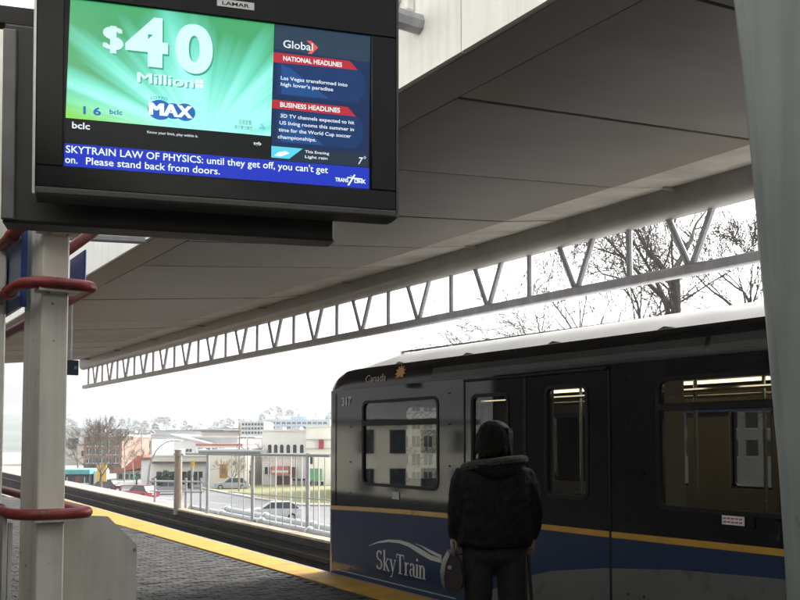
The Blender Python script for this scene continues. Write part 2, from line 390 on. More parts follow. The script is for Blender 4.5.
base = Vector((XT_, 0, 0)) - (can.location + tr.location)
yy = v0; firstp = True
while yy < Y1-.2:
    if firstp: o = post
    else: o = link('truss_post', post.data, tr)
    o.location = base + Vector((0, yy, 0))
    if yy+.69 < Y1-.2:
        for d in dg:
            o = d if firstp else link('truss_diagonal', d.data, tr); o.location = base + Vector((0, yy+.6923, 0))
    firstp = False; yy += 1.3845

# unseen twin canopy, added for shade and reflections, over the other track, mirrored about the platform's middle line X = 1
Y2 = 9.0
can2 = empty('unseen_opposite_canopy', (-2.4, 8, 0), label='unseen second canopy added over the opposite track for shade', cat='canopy')
mxr = lambda x: 2-x
MB().prism([(mxr(2.52), 3.36), (mxr(6.2), 3.55), (mxr(6.42), 3.30), (mxr(6.42), 3.95), (mxr(2.52), 3.9)], (0,Y0,0), (1,0,0), (0,0,1), (0,Y2-Y0,0)).build('roof_deck', M['ceil'], can2)
MB().box((mxr(2.52), Y0, 3.36), (mxr(2.485), Y2, 4.3)).build('fascia_panel', M['fascia'], can2)
MB().box((mxr(6.36), -1, 2.97), (mxr(6.27), Y2, 3.06)).build('chord', M['steel'], can2)
# unseen stair-house block, added left of the view to darken window reflections
sh = empty('stair_house_blocker', (-.5, 7.5, 0), label='unseen grey block added left of the viewer to darken reflections', cat='enclosure')
MB().box((-1.6, 4.6, 0), (.42, 12.2, 3.1)).build('wall', M['conc_dark'], sh)
MB().box((-1.7, 4.5, 3.1), (.5, 12.3, 3.25)).build('roof', M['conc_dark'], sh)

rw = empty('rear_wall', (1, -8.6, 0), label='unseen wall added behind the viewer to block light', cat='wall')  # unseen wall, added to darken the near end of the canopy
MB().box((-3.0, -8.9, 0), (5.0, -8.7, 3.34)).build('wall', M['conc_dark'], rw); MB().box((.2, -8.69, 0), (2.2, -8.64, 2.4)).build('door', M['panel'], rw)
ot = empty('opposite_train_blocker', (-4.5, -3, -.93), label='unseen dark train body added at the opposite platform to block light', cat='train')  # unseen train body, added to cut low light from the left
MB().box((-5.7, -13, -.3), (-3.2, 8.3, 2.13), .05).build('body', M['tblack'], ot); MB().box((-5.6, -12.9, 2.13), (-3.3, 8.2, 2.5), .12).build('roof', M['troof'], ot)
MB().box((-5.3, -12.5, -.93), (-3.6, 7.8, -.31)).build('underframe', M['dark'], ot)
for k in range(9): MB().box((-3.205, -12+k*2.2, 1.07), (-3.19, -10.6+k*2.2, 1.97)).build('window', GLB, ot)
# tie beams across the middle gap between the canopies
def tie(y, name_label, z0, z1):
    o = MB().tube([(-.5, y, z0), (2.5, y, z1)], .05, 8).build('tie_beam', M['steel'], smooth=True); tag(o, name_label, 'beam', 'tie beams between the canopies')
pA = on_y(0, 231, 8.05); pB = on_y(140, 238.5, 8.05)
sl_ = (pB.z-pA.z)/(pB.x-pA.x)
tie(8.05, 'dark tie beam spanning the gap between canopies behind the white post', pA.z+sl_*(-.5-pA.x), pA.z+sl_*(2.5-pA.x))
tie(3.62, 'tie beam holding the hanging screen', 3.62, 3.62)

# ================================================================== curved column in the right foreground
cl = empty('canopy_column', (2.55, 1.6, 0), label='curved grey green steel column at the right edge of the picture', cat='column')
edge = [(714,-170),(723,-80),(732,0),(741,80),(748,150),(753,210),(758,270),(763,320),(769,390),(776,470),(780.5,540),(784,600),(788,700),(791,830),(792,960)]
rings = []
for x, y in edge:
    p = at(x, y, 2.6); w, d, c = .34, .13, .03
    loc = [(c*.3, c*1.2), (0, c*2.2), (c*.1, d), (w, d), (w, 0), (c*2.2, 0), (c*1.1, c*.35)]
    ax = RT; ay = Vector((p.x, p.y, 0)).normalized()+RT*.12
    rings.append([p+ax*a+ay*b for a, b in loc])
# keep it standing on the platform and reaching the soffit
rings = [r for r in rings if r[0].z > .05]
rings.append([Vector((v.x, v.y, 0)) for v in rings[-1]])
MB().loft(rings[::-1], cap=True).build('shaft', M['column'], cl, smooth=True)
MB().box((2.45, 1.35, 0), (2.95, 1.75, .02)).build('base_plate', M['steel'], cl)

# ================================================================== windbreak in the left foreground
wb = empty('windbreak', (.9, 4.3, 0), label='cream steel windbreak post with dark red rails at the left edge', cat='windbreak')
MB().box((.828, 4.12, 0), (.942, 4.50, 3.6), .006).build('post', M['cream'], wb)
MB().box((.700, 4.66, 0), (.775, 4.86, 3.6), .006).build('post', M['cream'], wb)
def hoop(z, xa, xb, yf, r=.03):
    pts = [(xa-.02, 6.2, z), (xa-.02, yf+.16, z)] + [(xa-.02+.10*(1-math.cos(t)), yf+.16-.16*math.sin(t), z) for t in (.5, 1.0, 1.35)] + [(xa+.10, yf, z)]
    pts += [(xb-.06, yf, z)] + [(xb-.06+.06*math.sin(t), yf+.06*(1-math.cos(t)), z) for t in (.5, 1.0, 1.5)] + [(xb, yf+.35, z), (xb, 6.2, z)]
    o = MB().tube(pts, r, 10).build('red_rail', M['red'], wb, smooth=True)
    MB().tube([(xa-.02, yf+.34, z), (xa-.02, yf+.40, z)], r*1.22, 10).build('coupling', M['red'], o, smooth=True)
    br = MB().box((.80, yf+.0, z-.034), (.97, 4.13, z-.016)).build('bracket', M['cream'], wb)
    for bx in (.845, .925): MB().tube([(bx, yf+.05, z-.040), (bx, yf+.05, z-.034)], .009, 6).build('bolt', M['silver'], br)
hoop(2.225, .76, 1.03, 4.03, .026)
hoop(2.487, .77, 1.04, 4.03, .026)
hoop(1.235, .742, 1.03, 4.03, .024)
MB().box((.705, 4.20, .02), (.722, 4.60, 1.235)).build('side_panel', M['panel'], wb)
MB().box((.735, 4.24, .2), (.752, 4.262, 1.19)).build('edge_strip', M['cream'], wb)
b1 = empty('sign_board', (.79, 4.9, 2.2), label='blue edged grey sign board at the left border above the red rail', cat='sign')
MB().box((.786, 4.35, 2.16), (.80, 5.6, 2.55)).build('sign_face', M['bluegrey'], b1)
MB().box((.780, 4.335, 2.155), (.806, 4.352, 2.555)).build('sign_edge', M['blue'], b1)
for q in (2.25, 2.47): MB().tube([(.77, 4.345, q), (.784, 4.345, q)], .006, 8).build('bolt', M['silver'], b1)
b2 = empty('sign_board', (1.1, 4.9, 2.2), label='narrow blue sign board right of the cream post', cat='sign')
MB().box((1.098, 4.5, 2.26), (1.110, 4.80, 2.485), .006).build('sign_face', M['blue'], b2)
MB().box((1.02, 4.68, 2.30), (1.098, 4.72, 2.34)).build('bracket', M['steel'], b2)
# end panel with a cut corner
q = [on_y(x, y, 4.30) for x, y in ((60,515),(108,516.5),(137,545),(136,600))]
poly = [(p.x, p.z) for p in q]; poly = [(poly[0][0], .02)] + poly[:3] + [(poly[2][0], .02)]
ep = empty('bench_end_panel', (1.1, 4.3, 0), label='grey metal panel with a cut corner beside the cream post', cat='panel')
MB().prism(poly, (0,4.30,0), (1,0,0), (0,0,1), (0,.045,0)).build('plate', M['panel'], ep)
tp = [(poly[2][0]-.02, poly[2][1]), (poly[2][0], poly[2][1]-.01)]
for sx in (1.0, 1.2): MB().box((sx, 4.27, 0), (sx+.05, 4.38, .02)).build('foot', M['steel'], ep)
c = q[2]; MB().tube([(c.x-.012, 4.294, c.z-.02), (c.x-.012, 4.299, c.z-.02)], .008, 8).build('bolt', M['silver'], ep)
for sx in (.35,): MB().box((.99, 4.35, .42), (1.24, 6.2, .46), .005).build('bench_seat', M['panel'], ep)
# hanging direction sign far down the canopy
p = on_y(73, 367.5, 11.4)
hsg = empty('hanging_sign', (p.x, 11.4, 2.35), label='small dark hanging sign below the canopy right of the cream post', cat='sign')
MB().box((p.x-.22, 11.38, p.z-.095), (p.x+.065, 11.42, p.z+.09), .006).build('sign_face', mat('dark_navy_sign', (.02,.025,.045), .4), hsg)
MB().box((p.x+.01, 11.374, p.z-.02), (p.x+.04, 11.381, p.z+.015)).build('pictogram', M['bluegrey'], hsg)
for s in (-.15, -.02): MB().tube([(p.x+s, 11.4, p.z+.085), (p.x+s, 11.4, 3.37)], .01, 6).build('hanger_rod', M['steel'], hsg)
# round lamp on the cream upstand
p = on_x(388, -6, 2.40)
lp = empty('dome_lamp', p, label='pale round dome fitting on the cream fascia above the screen', cat='lamp')
MB().sphere(p, .105, 20, 12, (.6,1,1)).build('dome', mat('frosted_dome', (.55,.60,.63), .3, .04), lp, smooth=True)
MB().box((p.x+.03, p.y-.12, p.z-.12), (2.486, p.y+.12, p.z+.12), .01).build('mount', M['fascia'], lp)

# ================================================================== hanging information screen
TW = 1.2; TH = .7485
tu = Vector((.959,-.285,.007)).normalized(); tvv = Vector((-.014,-.021,1.0)); tvv = (tvv-tu*tvv.dot(tu)).normalized(); tn = tu.cross(tvv)
TO = Vector((.576, 3.032, 2.342))
tv = empty('information_display', TO+tu*.6-tn*.15, label='large black hanging information display with a lit news screen', cat='display')
def T(u, v, d=0): return TO+tu*u+tvv*v+tn*d
def tbox(u0, u1, v0, v1, d0, d1, name, m, par=tv, bev=0):
    mb = MB()
    if bev:
        b = bev
        L0 = [(u0+b,v0+b),(u1-b,v0+b),(u1-b,v1-b),(u0+b,v1-b)]; L1 = [(u0,v0),(u1,v0),(u1,v1),(u0,v1)]
        mb.loft([[T(u,v,d0) for u,v in L1], [T(u,v,d1-b) for u,v in L1], [T(u,v,d1) for u,v in L0]], cap=True)
    else: mb.prism([(u0,v0),(u1,v0),(u1,v1),(u0,v1)], T(0,0,d0), tu, tvv, tn*(d1-d0))
    return mb.build(name, m, par)
tbox(0, 1.22, 0, TH+.06, -.13, -.008, 'casing', M['tvcase'])
S0, S1, V0, V1 = .090, 1.122, .092, .648
bz = tbox(.006, 1.214, .022, V0, -.008, .008, 'bezel', M['bezel'], bev=.003)
tbox(.006, 1.214, V1, TH+.05, -.008, .008, 'bezel', M['bezel'], bev=.003)
tbox(.006, S0, V0, V1, -.008, .008, 'bezel', M['bezel'], bev=.003); tbox(S1, 1.214, V0, V1, -.008, .008, 'bezel', M['bezel'], bev=.003)
tbox(-.002, .006, -.002, TH+.055, -.10, .010, 'edge_trim', M['silver']); tbox(1.214, 1.222, -.002, TH+.055, -.10, .010, 'edge_trim', M['tvcase'])
tbox(.006, 1.214, -.004, .022, -.10, .014, 'bottom_lip', M['tvcase'], bev=.006)
tbox(-.115, 1.036, -.058, .625, -.33, -.20, 'rear_display', M['tvcase'], bev=.01)
tbox(-.118, -.075, -.05, .60, -.205, -.185, 'rear_trim', mat('rear_trim_grey', (.14,.14,.135), .5), bev=.004)
tbox(.1, 1.0, .05, .55, -.20, -.13, 'rear_mount', M['dark'])
tbox(-1.3, 1.0, .640, .700, -.30, -.24, 'hanger_beam', M['dark'])
tbox(.0, .02, .640, .700, -.24, -.14, 'hanger_bracket', M['dark'])
tbox(.55, .62, .60, 1.26, -.30, -.24, 'drop_post', M['dark'])
bd = tbox(.577, .703, .681, .7065, .008, .011, 'maker_badge', M['silver'])
scr = tbox(S0, S1, V0, V1, -.008, -.004, 'screen', mat('screen_black', (.004,.004,.005), .15, 0, spec=.12), bev=0)

def text(s, u, v, h, width=None, m=None, name='lettering', par=scr, d=-.0022, frame=None, shear=0, bold=0, centre=False):
    """flat lettering; h = capital height, width = total width"""
    cu = bpy.data.curves.new(name, 'FONT'); cu.body = s; cu.size = 1; cu.shear = shear; cu.offset = bold
    cu.resolution_u = 8 if h > .05 else 3
    ob = bpy.data.objects.new('tmp', cu); COL.objects.link(ob)
    dg_ = bpy.context.evaluated_depsgraph_get()
    me = bpy.data.meshes.new_from_object(ob.evaluated_get(dg_)); bpy.data.objects.remove(ob); bpy.data.curves.remove(cu)
    xs = [p.co.x for p in me.vertices]; x0 = min(xs); w = max(xs)-x0
    sx = (width/w) if width else h/.73
    sy = h/.73
    fr_ = frame or (lambda a, b: T(a, b, d))
    base = Vector((0,0,0)); p = par
    while p is not None: base += p.location; p = p.parent
    off = -width/2 if (centre and width) else 0
    for p in me.vertices: p.co = fr_(u+off+(p.co.x-x0)*sx, v+p.co.y*sy) - base
    me.materials.append(m); me.name = name
    return link(name, me, par)
def tpoly(pts, name, m, d=-.0032, par=scr):
    return MB().add([T(u, v, d) for u, v in pts], [tuple(range(len(pts)))]).build(name, m, par)

# lottery picture: green sunburst, brighter cyan below
def sunburst():
    m, nt, b = new_mat('screen_green_sunburst'); N = nt.nodes; L = nt.links
    tc = N.new('ShaderNodeTexCoord'); sp = N.new('ShaderNodeSeparateXYZ'); L.new(tc.outputs['UV'], sp.inputs[0])
    def math_(op, a, bb=None):
        n = N.new('ShaderNodeMath'); n.operation = op
        for i, q in enumerate((a, bb)):
            if q is None: continue
            if isinstance(q, (int, float)): n.inputs[i].default_value = q
            else: L.new(q, n.inputs[i])
        return n.outputs[0]
    dx = math_('SUBTRACT', sp.outputs[0], .66); dy = math_('ADD', sp.outputs[1], .10)
    ang = math_('ARCTAN2', dy, dx)
    nz = N.new('ShaderNodeTexNoise'); nz.noise_dimensions = '1D'; nz.inputs['Scale'].default_value = 3.2; nz.inputs['Detail'].default_value = 3; L.new(ang, nz.inputs['W'])
    rad = math_('SQRT', math_('ADD', math_('MULTIPLY', dx, dx), math_('MULTIPLY', dy, dy)))
    f1 = math_('MULTIPLY', math_('SUBTRACT', rad, .33), 1.25)
    f2 = math_('ADD', f1, math_('MULTIPLY', math_('SUBTRACT', nz.outputs[0], .5), 2.1))
    cr = N.new('ShaderNodeValToRGB'); e = cr.color_ramp.elements
    e[0].position = 0; e[0].color = (.33,.94,.84,1); e[1].position = .95; e[1].color = (.025,.33,.11,1)
    x = cr.color_ramp.elements.new(.45); x.color = (.13,.68,.50,1)
    L.new(f2, cr.inputs[0])
    # lime glow in the lower left corner
    g1 = math_('SUBTRACT', .20, math_('ADD', math_('MULTIPLY', sp.outputs[0], .45), sp.outputs[1]))
    g2 = N.new('ShaderNodeMapRange'); g2.inputs['From Min'].default_value = -.06; g2.inputs['From Max'].default_value = .16; L.new(g1, g2.inputs[0])
    mx = N.new('ShaderNodeMixRGB'); mx.inputs[2].default_value = (.18,.62,.05,1); L.new(g2.outputs[0], mx.inputs[0]); L.new(cr.outputs[0], mx.inputs[1])
    b.inputs['Base Color'].default_value = (.01,.01,.01,1); b.inputs['Roughness'].default_value = .2
    L.new(mx.outputs[0], b.inputs['Emission Color']); b.inputs['Emission Strength'].default_value = SCR
    return m
def uvquad(o, n=4):
    me = o.data; uv = me.uv_layers.new(name='UVMap')
    for i, c_ in enumerate(((0,0),(1,0),(1,1),(0,1))): uv.data[i].uv = c_
SCR = .36
def em(name, c, s=1.0): return emit('screen_'+name, c, s*SCR)
E_W = em('white', (.85,.97,.95)); E_LW = em('number_mint', (.62,1.0,.90)); E_RED = em('red', (.45,.022,.035)); E_NAVY = em('navy', (.006,.024,.085)); E_NAVY2 = em('navy_top', (.02,.045,.08))
E_BLUE = em('blue', (.012,.035,.48)); E_SH = em('dark_green', (.05,.33,.22)); E_LOGO = em('logo_blue', (.02,.13,.45)); E_TEAL = em('teal', (.10,.62,.80)); E_TEXT = em('pale_text', (.75,.82,.9)); E_ORG = em('orange', (.75,.10,.06)); E_LINE = em('line', (.02,.06,.10)); E_DKB = em('dark_strip', (.015,.03,.05)); E_BLK = em('print_black', (.01,.03,.03)); E_CY = em('cyan_patch', (.12,.55,.68)); E_NB = em('navy_glow', (.012,.07,.24))
lot = tpoly([(.096,.254),(.764,.254),(.775,.648),(.107,.648)], 'lottery_picture', sunburst()); uvquad(lot)
text('$', .217, .492, .082, .056, E_SH, 'dollar_shadow', d=-.0029)
for o_, dz_ in ((-.005,-.0024),(-.0025,-.0023),(0,-.0022),(.0025,-.0021),(.005,-.0020)): text('$', .214+o_, .496, .082, .054, E_LW, 'dollar_sign', d=dz_)
text('4', .286, .456, .155, .135, E_SH, 'four_shadow', d=-.0029, bold=.05); text('4', .280, .461, .157, .137, E_LW, 'numeral_four', bold=.045)
text('0', .446, .450, .157, .123, E_SH, 'zero_shadow', d=-.0029, bold=.05); text('0', .441, .455, .157, .124, E_LW, 'numeral_zero', bold=.045)
for i_, (o_, c_, dz_) in enumerate(((.004,E_SH,-.00296),(.006,E_SH,-.00292),(-.0022,E_LW,-.0024),(0,E_LW,-.0022),(.0022,E_LW,-.0020))):
    text('Million', .320+o_, .395-(.003 if i_ < 2 else 0), .036, .180, c_, 'million_lettering', d=dz_)
for a_ in range(2):
    for b_ in range(2): tpoly([(.508+.014*a_,.397+.016*b_),(.519+.014*a_,.397+.016*b_),(.519+.014*a_,.409+.016*b_),(.508+.014*a_,.409+.016*b_)], 'print_block', E_W, d=-.0024)
# MAX logo: three discs with white letters over them
for cx, r in ((.392,.034), (.435,.027), (.474,.030)):
    tpoly([(cx+r*1.15*math.cos(a), .309+r*math.sin(a)) for a in [2*math.pi*k/20 for k in range(20)]], 'logo_disc', E_LOGO, d=-.0028)
for o_, dz_ in ((-.004,-.0024),(-.002,-.0023),(0,-.0022),(.002,-.0021),(.004,-.0020)): text('MAX', .360+o_, .290, .044, .136, E_W, 'logo_lettering', d=dz_)
text('LOTTO', .362, .343, .011, .055, E_LOGO, 'logo_lettering', shear=.2)
text('1 6', .150, .272, .026, .055, E_LOGO, 'small_lettering', bold=.03); text('bclc', .232, .280, .016, .040, E_LOGO, 'small_lettering', bold=.02)
for a_ in range(4):
    tpoly([(.655+.011*a_,.285),(.664+.011*a_,.285),(.664+.011*a_,.302),(.655+.011*a_,.302)], 'print_block', E_BLK)
for a_ in range(6): tpoly([(.640+.0105*a_,.268),(.6485+.0105*a_,.268),(.6485+.0105*a_,.281),(.640+.0105*a_,.281)], 'print_block', E_BLK)
tpoly([(.722,.276),(.745,.276),(.740,.287),(.733,.297),(.726,.287)], 'logo_mark', E_LOGO)
tpoly([(.096,.172),(.764,.172),(.764,.2525),(.096,.2525)], 'black_strip', em('strip', (.004,.006,.006)))
text('bclc', .116, .222, .022, .055, E_TEXT, 'bclc_lettering', bold=.02); text('Know your limit, play within it.', .352, .227, .009, .166, E_TEXT, 'slogan_lettering', bold=.01)
text('tgb', .704, .219, .012, .027, E_TEXT, 'small_lettering', bold=.02)
# right hand news column
tpoly([(.765,.172),(1.114,.172),(1.121,.648),(.776,.648)], 'news_panel', E_NAVY)
tpoly([(.776,.56),(1.118,.552),(1.121,.648),(.777,.648)], 'news_header', E_NAVY2, d=-.0028)
tpoly([(.784,.40),(1.07,.40),(1.098,.435),(1.098,.50),(1.06,.535),(.784,.52)], 'news_box', em('box', (.007,.035,.13)), d=-.0028)
tpoly([(.784,.235),(1.06,.235),(1.092,.265),(1.092,.335),(1.06,.36),(.784,.352)], 'news_box', em('box2', (.007,.035,.13)), d=-.0028)
tpoly([(.800,.405),(.97,.405),(.83,.50),(.80,.51)], 'news_glow', E_NB, d=-.0025); tpoly([(.80,.238),(.95,.238),(.83,.335),(.80,.345)], 'news_glow', E_NB, d=-.0025)
text('Global', .806, .570, .028, .105, E_TEXT, 'news_lettering', bold=.01)
tpoly([(.888,.604),(.905,.604),(.930,.584),(.906,.558),(.892,.558),(.912,.583)], 'news_arrow', E_ORG, d=-.0024)
tpoly([(.808,.560),(.888,.560),(.888,.563),(.808,.563)], 'news_underline', E_ORG)
tpoly([(.771,.514),(1.074,.520),(1.044,.549),(.773,.549)], 'headline_bar', E_RED, d=-.0026); tpoly([(.768,.352),(1.067,.352),(1.037,.383),(.769,.383)], 'headline_bar', E_RED, d=-.0026)
text('NATIONAL HEADLINES', .806, .524, .017, .210, E_W, 'headline_lettering', bold=.02); text('BUSINESS HEADLINES', .796, .360, .017, .213, E_W, 'headline_lettering', bold=.02)
text('Las Vegas transformed into', .798, .456, .013, .238, E_TEXT, 'news_lettering', bold=.015); text("high lover's paradise", .798, .434, .013, .186, E_TEXT, 'news_lettering', bold=.015)
for i, (s, w) in enumerate((('3D TV channels expected to hit', .264), ('US living rooms this summer in', .266), ('time for the World Cup soccer', .258), ('championships.', .136))):
    text(s, .797-.003*i, .323-.0247*i, .013, w, E_TEXT, 'news_lettering', bold=.015)
tpoly([(.766,.174),(1.112,.174),(1.112,.222),(.766,.222)], 'weather_strip', E_DKB, d=-.0028)
tpoly([(.766,.180),(.828,.180),(.876,.220),(.766,.220)], 'weather_picture', E_TEAL, d=-.0025)
tpoly([(.776,.186),(.80,.186),(.83,.20),(.815,.206),(.79,.20)], 'weather_cloud', E_W, d=-.0022)
text('This Evening', .884, .206, .010, .086, E_TEXT, 'weather_lettering', bold=.015); text('Light rain', .884, .188, .010, .080, E_TEXT, 'weather_lettering', bold=.015)
text('7', 1.076, .182, .026, .018, E_TEXT, 'temperature', shear=.2, bold=.01); text('\u00b0', 1.096, .186, .026, .008, E_TEXT, 'temperature')
tpoly([(.092,.096),(1.116,.096),(1.116,.171),(.094,.171)], 'message_banner', E_BLUE, d=-.0028)
text("SKYTRAIN LAW OF PHYSICS: until they get off, you can't get", .098, .1405, .0245, .868, E_W, 'message_lettering', bold=.008)
text('on.', .096, .1065, .0245, .038, E_W, 'message_lettering', bold=.008); text('Please stand back from doors.', .160, .1065, .0245, .431, E_W, 'message_lettering', bold=.008)
text('TRANS', .992, .114, .014, .048, E_W, 'logo_lettering', bold=.03); text('LINK', 1.062, .114, .014, .042, E_W, 'logo_lettering', bold=.03)
tpoly([(1.036,.103),(1.043,.103),(1.066,.142),(1.061,.144)], 'logo_stroke', E_W, d=-.0024); tpoly([(1.036,.129),(1.090,.127),(1.092,.131),(1.036,.133)], 'logo_stroke', E_W, d=-.0023); tpoly([(1.045,.140),(1.0475,.1395),(1.085,.117),(1.081,.116)], 'logo_stroke', E_W, d=-.00225)
text('LAMAR', .594, .6875, .0125, .092, M['bezel'], 'badge_lettering', par=bd, d=.0116, bold=.02)
# ================================================================== the train
XS, XF = 5.155, 7.65                 # near and far side
YN, YB = 9.49, -13.0                  # nose and tail
ZB, ZC, ZR = -.30, 2.13, 2.36        # skirt, cornice line, roof edge
train = empty('metro_train', (6.4, 3, -.93), label='dark blue and black metro train standing at the platform', cat='train')
def wall(xo, xi, y0, y1, z0, z1, holes, name, m, axis='x'):
    """wall slab with real openings; outer face xo, inner face xi"""
    ys = sorted({y0, y1, *[h[0] for h in holes], *[h[1] for h in holes]}); zs = sorted({z0, z1, *[h[2] for h in holes], *[h[3] for h in holes]})
    mb = MB(); inh = lambda a, b: any(h[0]-1e-6 < a < h[1]+1e-6 and h[2]-1e-6 < b < h[3]+1e-6 for h in holes)
    P = (lambda d, a, b: (d, a, b)) if axis == 'x' else (lambda d, a, b: (a, d, b))
    solid = {}
    for i in range(len(ys)-1):
        for j in range(len(zs)-1): solid[i, j] = not inh((ys[i]+ys[i+1])/2, (zs[j]+zs[j+1])/2)
    for (i, j), s in solid.items():
        if not s: continue
        a0, a1, b0, b1 = ys[i], ys[i+1], zs[j], zs[j+1]
        mb.add([P(xo,a0,b0),P(xo,a1,b0),P(xo,a1,b1),P(xo,a0,b1)], [(0,1,2,3)]); mb.add([P(xi,a0,b0),P(xi,a1,b0),P(xi,a1,b1),P(xi,a0,b1)], [(3,2,1,0)])
        for (di, dj, e0, e1) in ((-1,0,(a0,b0),(a0,b1)),(1,0,(a1,b1),(a1,b0)),(0,-1,(a1,b0),(a0,b0)),(0,1,(a0,b1),(a1,b1))):
            if not solid.get((i+di, j+dj), False):
                mb.add([P(xo,*e0),P(xo,*e1),P(xi,*e1),P(xi,*e0)], [(0,1,2,3)])
    return mb.build(name, m, train)
def rrect(y0, y1, z0, z1, r, n=5):
    out = []
    for cx, cz_, a0 in ((y1-r, z1-r, 0), (y0+r, z1-r, 90), (y0+r, z0+r, 180), (y1-r, z0+r, 270)):
        for k in range(n+1):
            a = R_(a0+90*k/n); out.append((cx+r*math.cos(a), cz_+r*math.sin(a)))
    return out
def window(x, sgn, y0, y1, z0, z1, name='window', transom=None, w=.032, r=.06, m=None, par=None, axis='x'):
    """rubber gasket ring with rounded corners, pane, optional transom"""
    P = (lambda d, a, b: (x+sgn*d, a, b)) if axis == 'x' else (lambda d, a, b: (a, x+sgn*d, b))
    root = empty(name, Vector(P(0, (y0+y1)/2, (z0+z1)/2))-Vector(train.location)); root.parent = train
    o = rrect(y0-.02, y1+.02, z0-.02, z1+.02, r+.03); i = rrect(y0+w-.02, y1-w+.02, z0+w-.02, z1-w+.02, r)
    mb = MB(); n = len(o)
    mb.loft([[P(-.03,*p) for p in i], [P(.006,*p) for p in i], [P(.008,*p) for p in o], [P(-.002,*p) for p in o]])
    mb.build('gasket', M['trubber'], root, smooth=True)
    MB().add([P(-.012,*p) for p in i], [tuple(range(n))]).build('pane', m or GL, root)
    if transom:
        MB().box(*[tuple(min(a, b) for a, b in zip(P(-.02, y0+.01, transom-.028), P(.010, y1-.01, transom+.028))), tuple(max(a, b) for a, b in zip(P(-.02, y0+.01, transom-.028), P(.010, y1-.01, transom+.028)))], bev=.004).build('transom', M['trubber'], root)
    return root
Vt = Vector
side = [(7.20, 8.62, 1.07, 1.965), (3.05, 4.45, 1.07, 1.985), (1.45, 2.85, 1.07, 1.985), (-2.9, -1.2, 1.07, 1.985)]
doorA = [(6.14, 6.64, 1.09, 1.955), (5.17, 5.64, 1.09, 1.985)]
doorB = [(-.2, .25, 1.09, 1.955), (.6, 1.05, 1.09, 1.985)]
NOSE = .16                              # radius of the front corner
wall(XS, XS+.07, YB, YN-NOSE, ZB, ZC, side+doorA+doorB, 'side_wall', M['tblack'])
far_side = side[1:]
wall(XF, XF-.07, YB, YN-NOSE, ZB, ZC, far_side+doorA+doorB, 'side_wall', M['tblack'])
for x, s in ((XS, -1), (XF, 1)):
    for k, h in enumerate(side if s < 0 else far_side): window(x, s, *h, transom=1.735 if (k == 0 and s < 0) else 1.785)
    for h in doorA+doorB: window(x, s, *h, name='door_window', r=.05)
# front with windscreens
wins = [(6.27, 7.34, 1.05, 1.98)]
wall(YN, YN-.06, XS+NOSE, XF-NOSE, ZB, ZC, wins, 'front_wall', M['tblack'], axis='y')
for h in wins: window(YN, 1, *h, name='windscreen', m=GLW, axis='y', r=.1)
for cx, sg in ((XS+NOSE, -1), (XF-NOSE, 1)):        # rounded front corner posts
    rings = []
    for z in (ZB, .5, 1.2, ZC):
        out = [(cx+sg*NOSE*math.cos(a), YN-NOSE+NOSE*math.sin(a), z) for a in [math.pi/2*k/8 for k in range(9)]]
        inn = [(cx+sg*(NOSE-.06)*math.cos(a), YN-NOSE+(NOSE-.06)*math.sin(a), z) for a in [math.pi/2*k/8 for k in range(8, -1, -1)]]
        rings.append(out+inn)
    MB().loft(rings, cap=True).build('corner_post', M['tblack'], train, smooth=True)
wall(YB, YB+.06, XS, XF, ZB, ZC, [], 'rear_wall', M['tblack'], axis='y')
# cornice and roof: section swept along the car, closed at the nose by a rounded cap
def section(inset, drop):
    k = inset
    pts = [(XS-.012+k, ZC), (XS-.012+k, ZC+.05), (XS+.015+k, ZR-.06), (XS+.06+k, ZR)]
    pts += [(XF-.06-k, ZR), (XF-.015-k, ZR-.06), (XF+.012-k, ZC+.05), (XF+.012-k, ZC)]
    return [(x, z-drop*max(0, (z-ZC))/(ZR-ZC)) for x, z in pts]
rings = [[(x, y, z) for x, z in section(k, d)] for y, k, d in ((YB,0,0),(YN-.62,0,0),(YN-.40,.005,.012),(YN-.22,.02,.05),(YN-.09,.05,.11),(YN-.02,.09,.17),(YN+.004,.14,.215))]
MB().loft(rings, cap=True).build('cornice', M['tcornice'], train, smooth=True)
def rsec(k, hh):
    pts = []
    for i in range(13):
        t = i/12; x = XS+.10+k+(XF-XS-.2-2*k)*t; pts.append((x, ZR+.004+hh*(1-abs(2*t-1)**2.6)))
    return pts
rings = [[(x, y, z) for x, z in rsec(k, hh)]+[(XF-.10-k, y, ZR-.02), (XS+.10+k, y, ZR-.02)] for y, k, hh in ((YB,0,.25),(YN-.9,0,.25),(YN-.6,.03,.20),(YN-.42,.1,.10),(YN-.35,.2,.01))]
MB().loft(rings, cap=True).build('roof', M['troof'], train, smooth=True)
for yy in (8.1, 6.9, 5.7, 4.5, 3.3, 2.0):            # small drip fins along the roof edge
    MB().prism([(yy-.16, ZR+.006), (yy+.06, ZR+.006), (yy-.02, ZR+.032)], (XS+.115,0,0), (0,1,0), (0,0,1), (.02,0,0)).build('roof_fin', M['tcpanel'], train)
ca, cb = on_x(402, 352, 6.4), on_x(760, 303, 6.4)
MB().tube([ca, cb], .012, 6).build('roof_conduit', M['tcpanel'], train)
for k in range(6):
    q_ = ca.lerp(cb, k/5*.98+.01); MB().box((6.38, q_.y-.03, ZR+.2), (6.42, q_.y+.03, q_.z-.008)).build('conduit_clip', M['troof'], train)
# charcoal cornice panels
for ya, yb in ((7.28, 4.02), (3.98, 1.0)):
    MB().add([(XS-.016, ya, ZC+.03), (XS-.016, yb, ZC+.03), (XS-.013, yb, ZC+.075), (XS+.006, yb, ZC+.135), (XS+.006, ya, ZC+.135), (XS-.013, ya, ZC+.075)], [(0,1,2,5),(5,2,3,4)]).build('cornice_panel', M['tcpanel'], train)
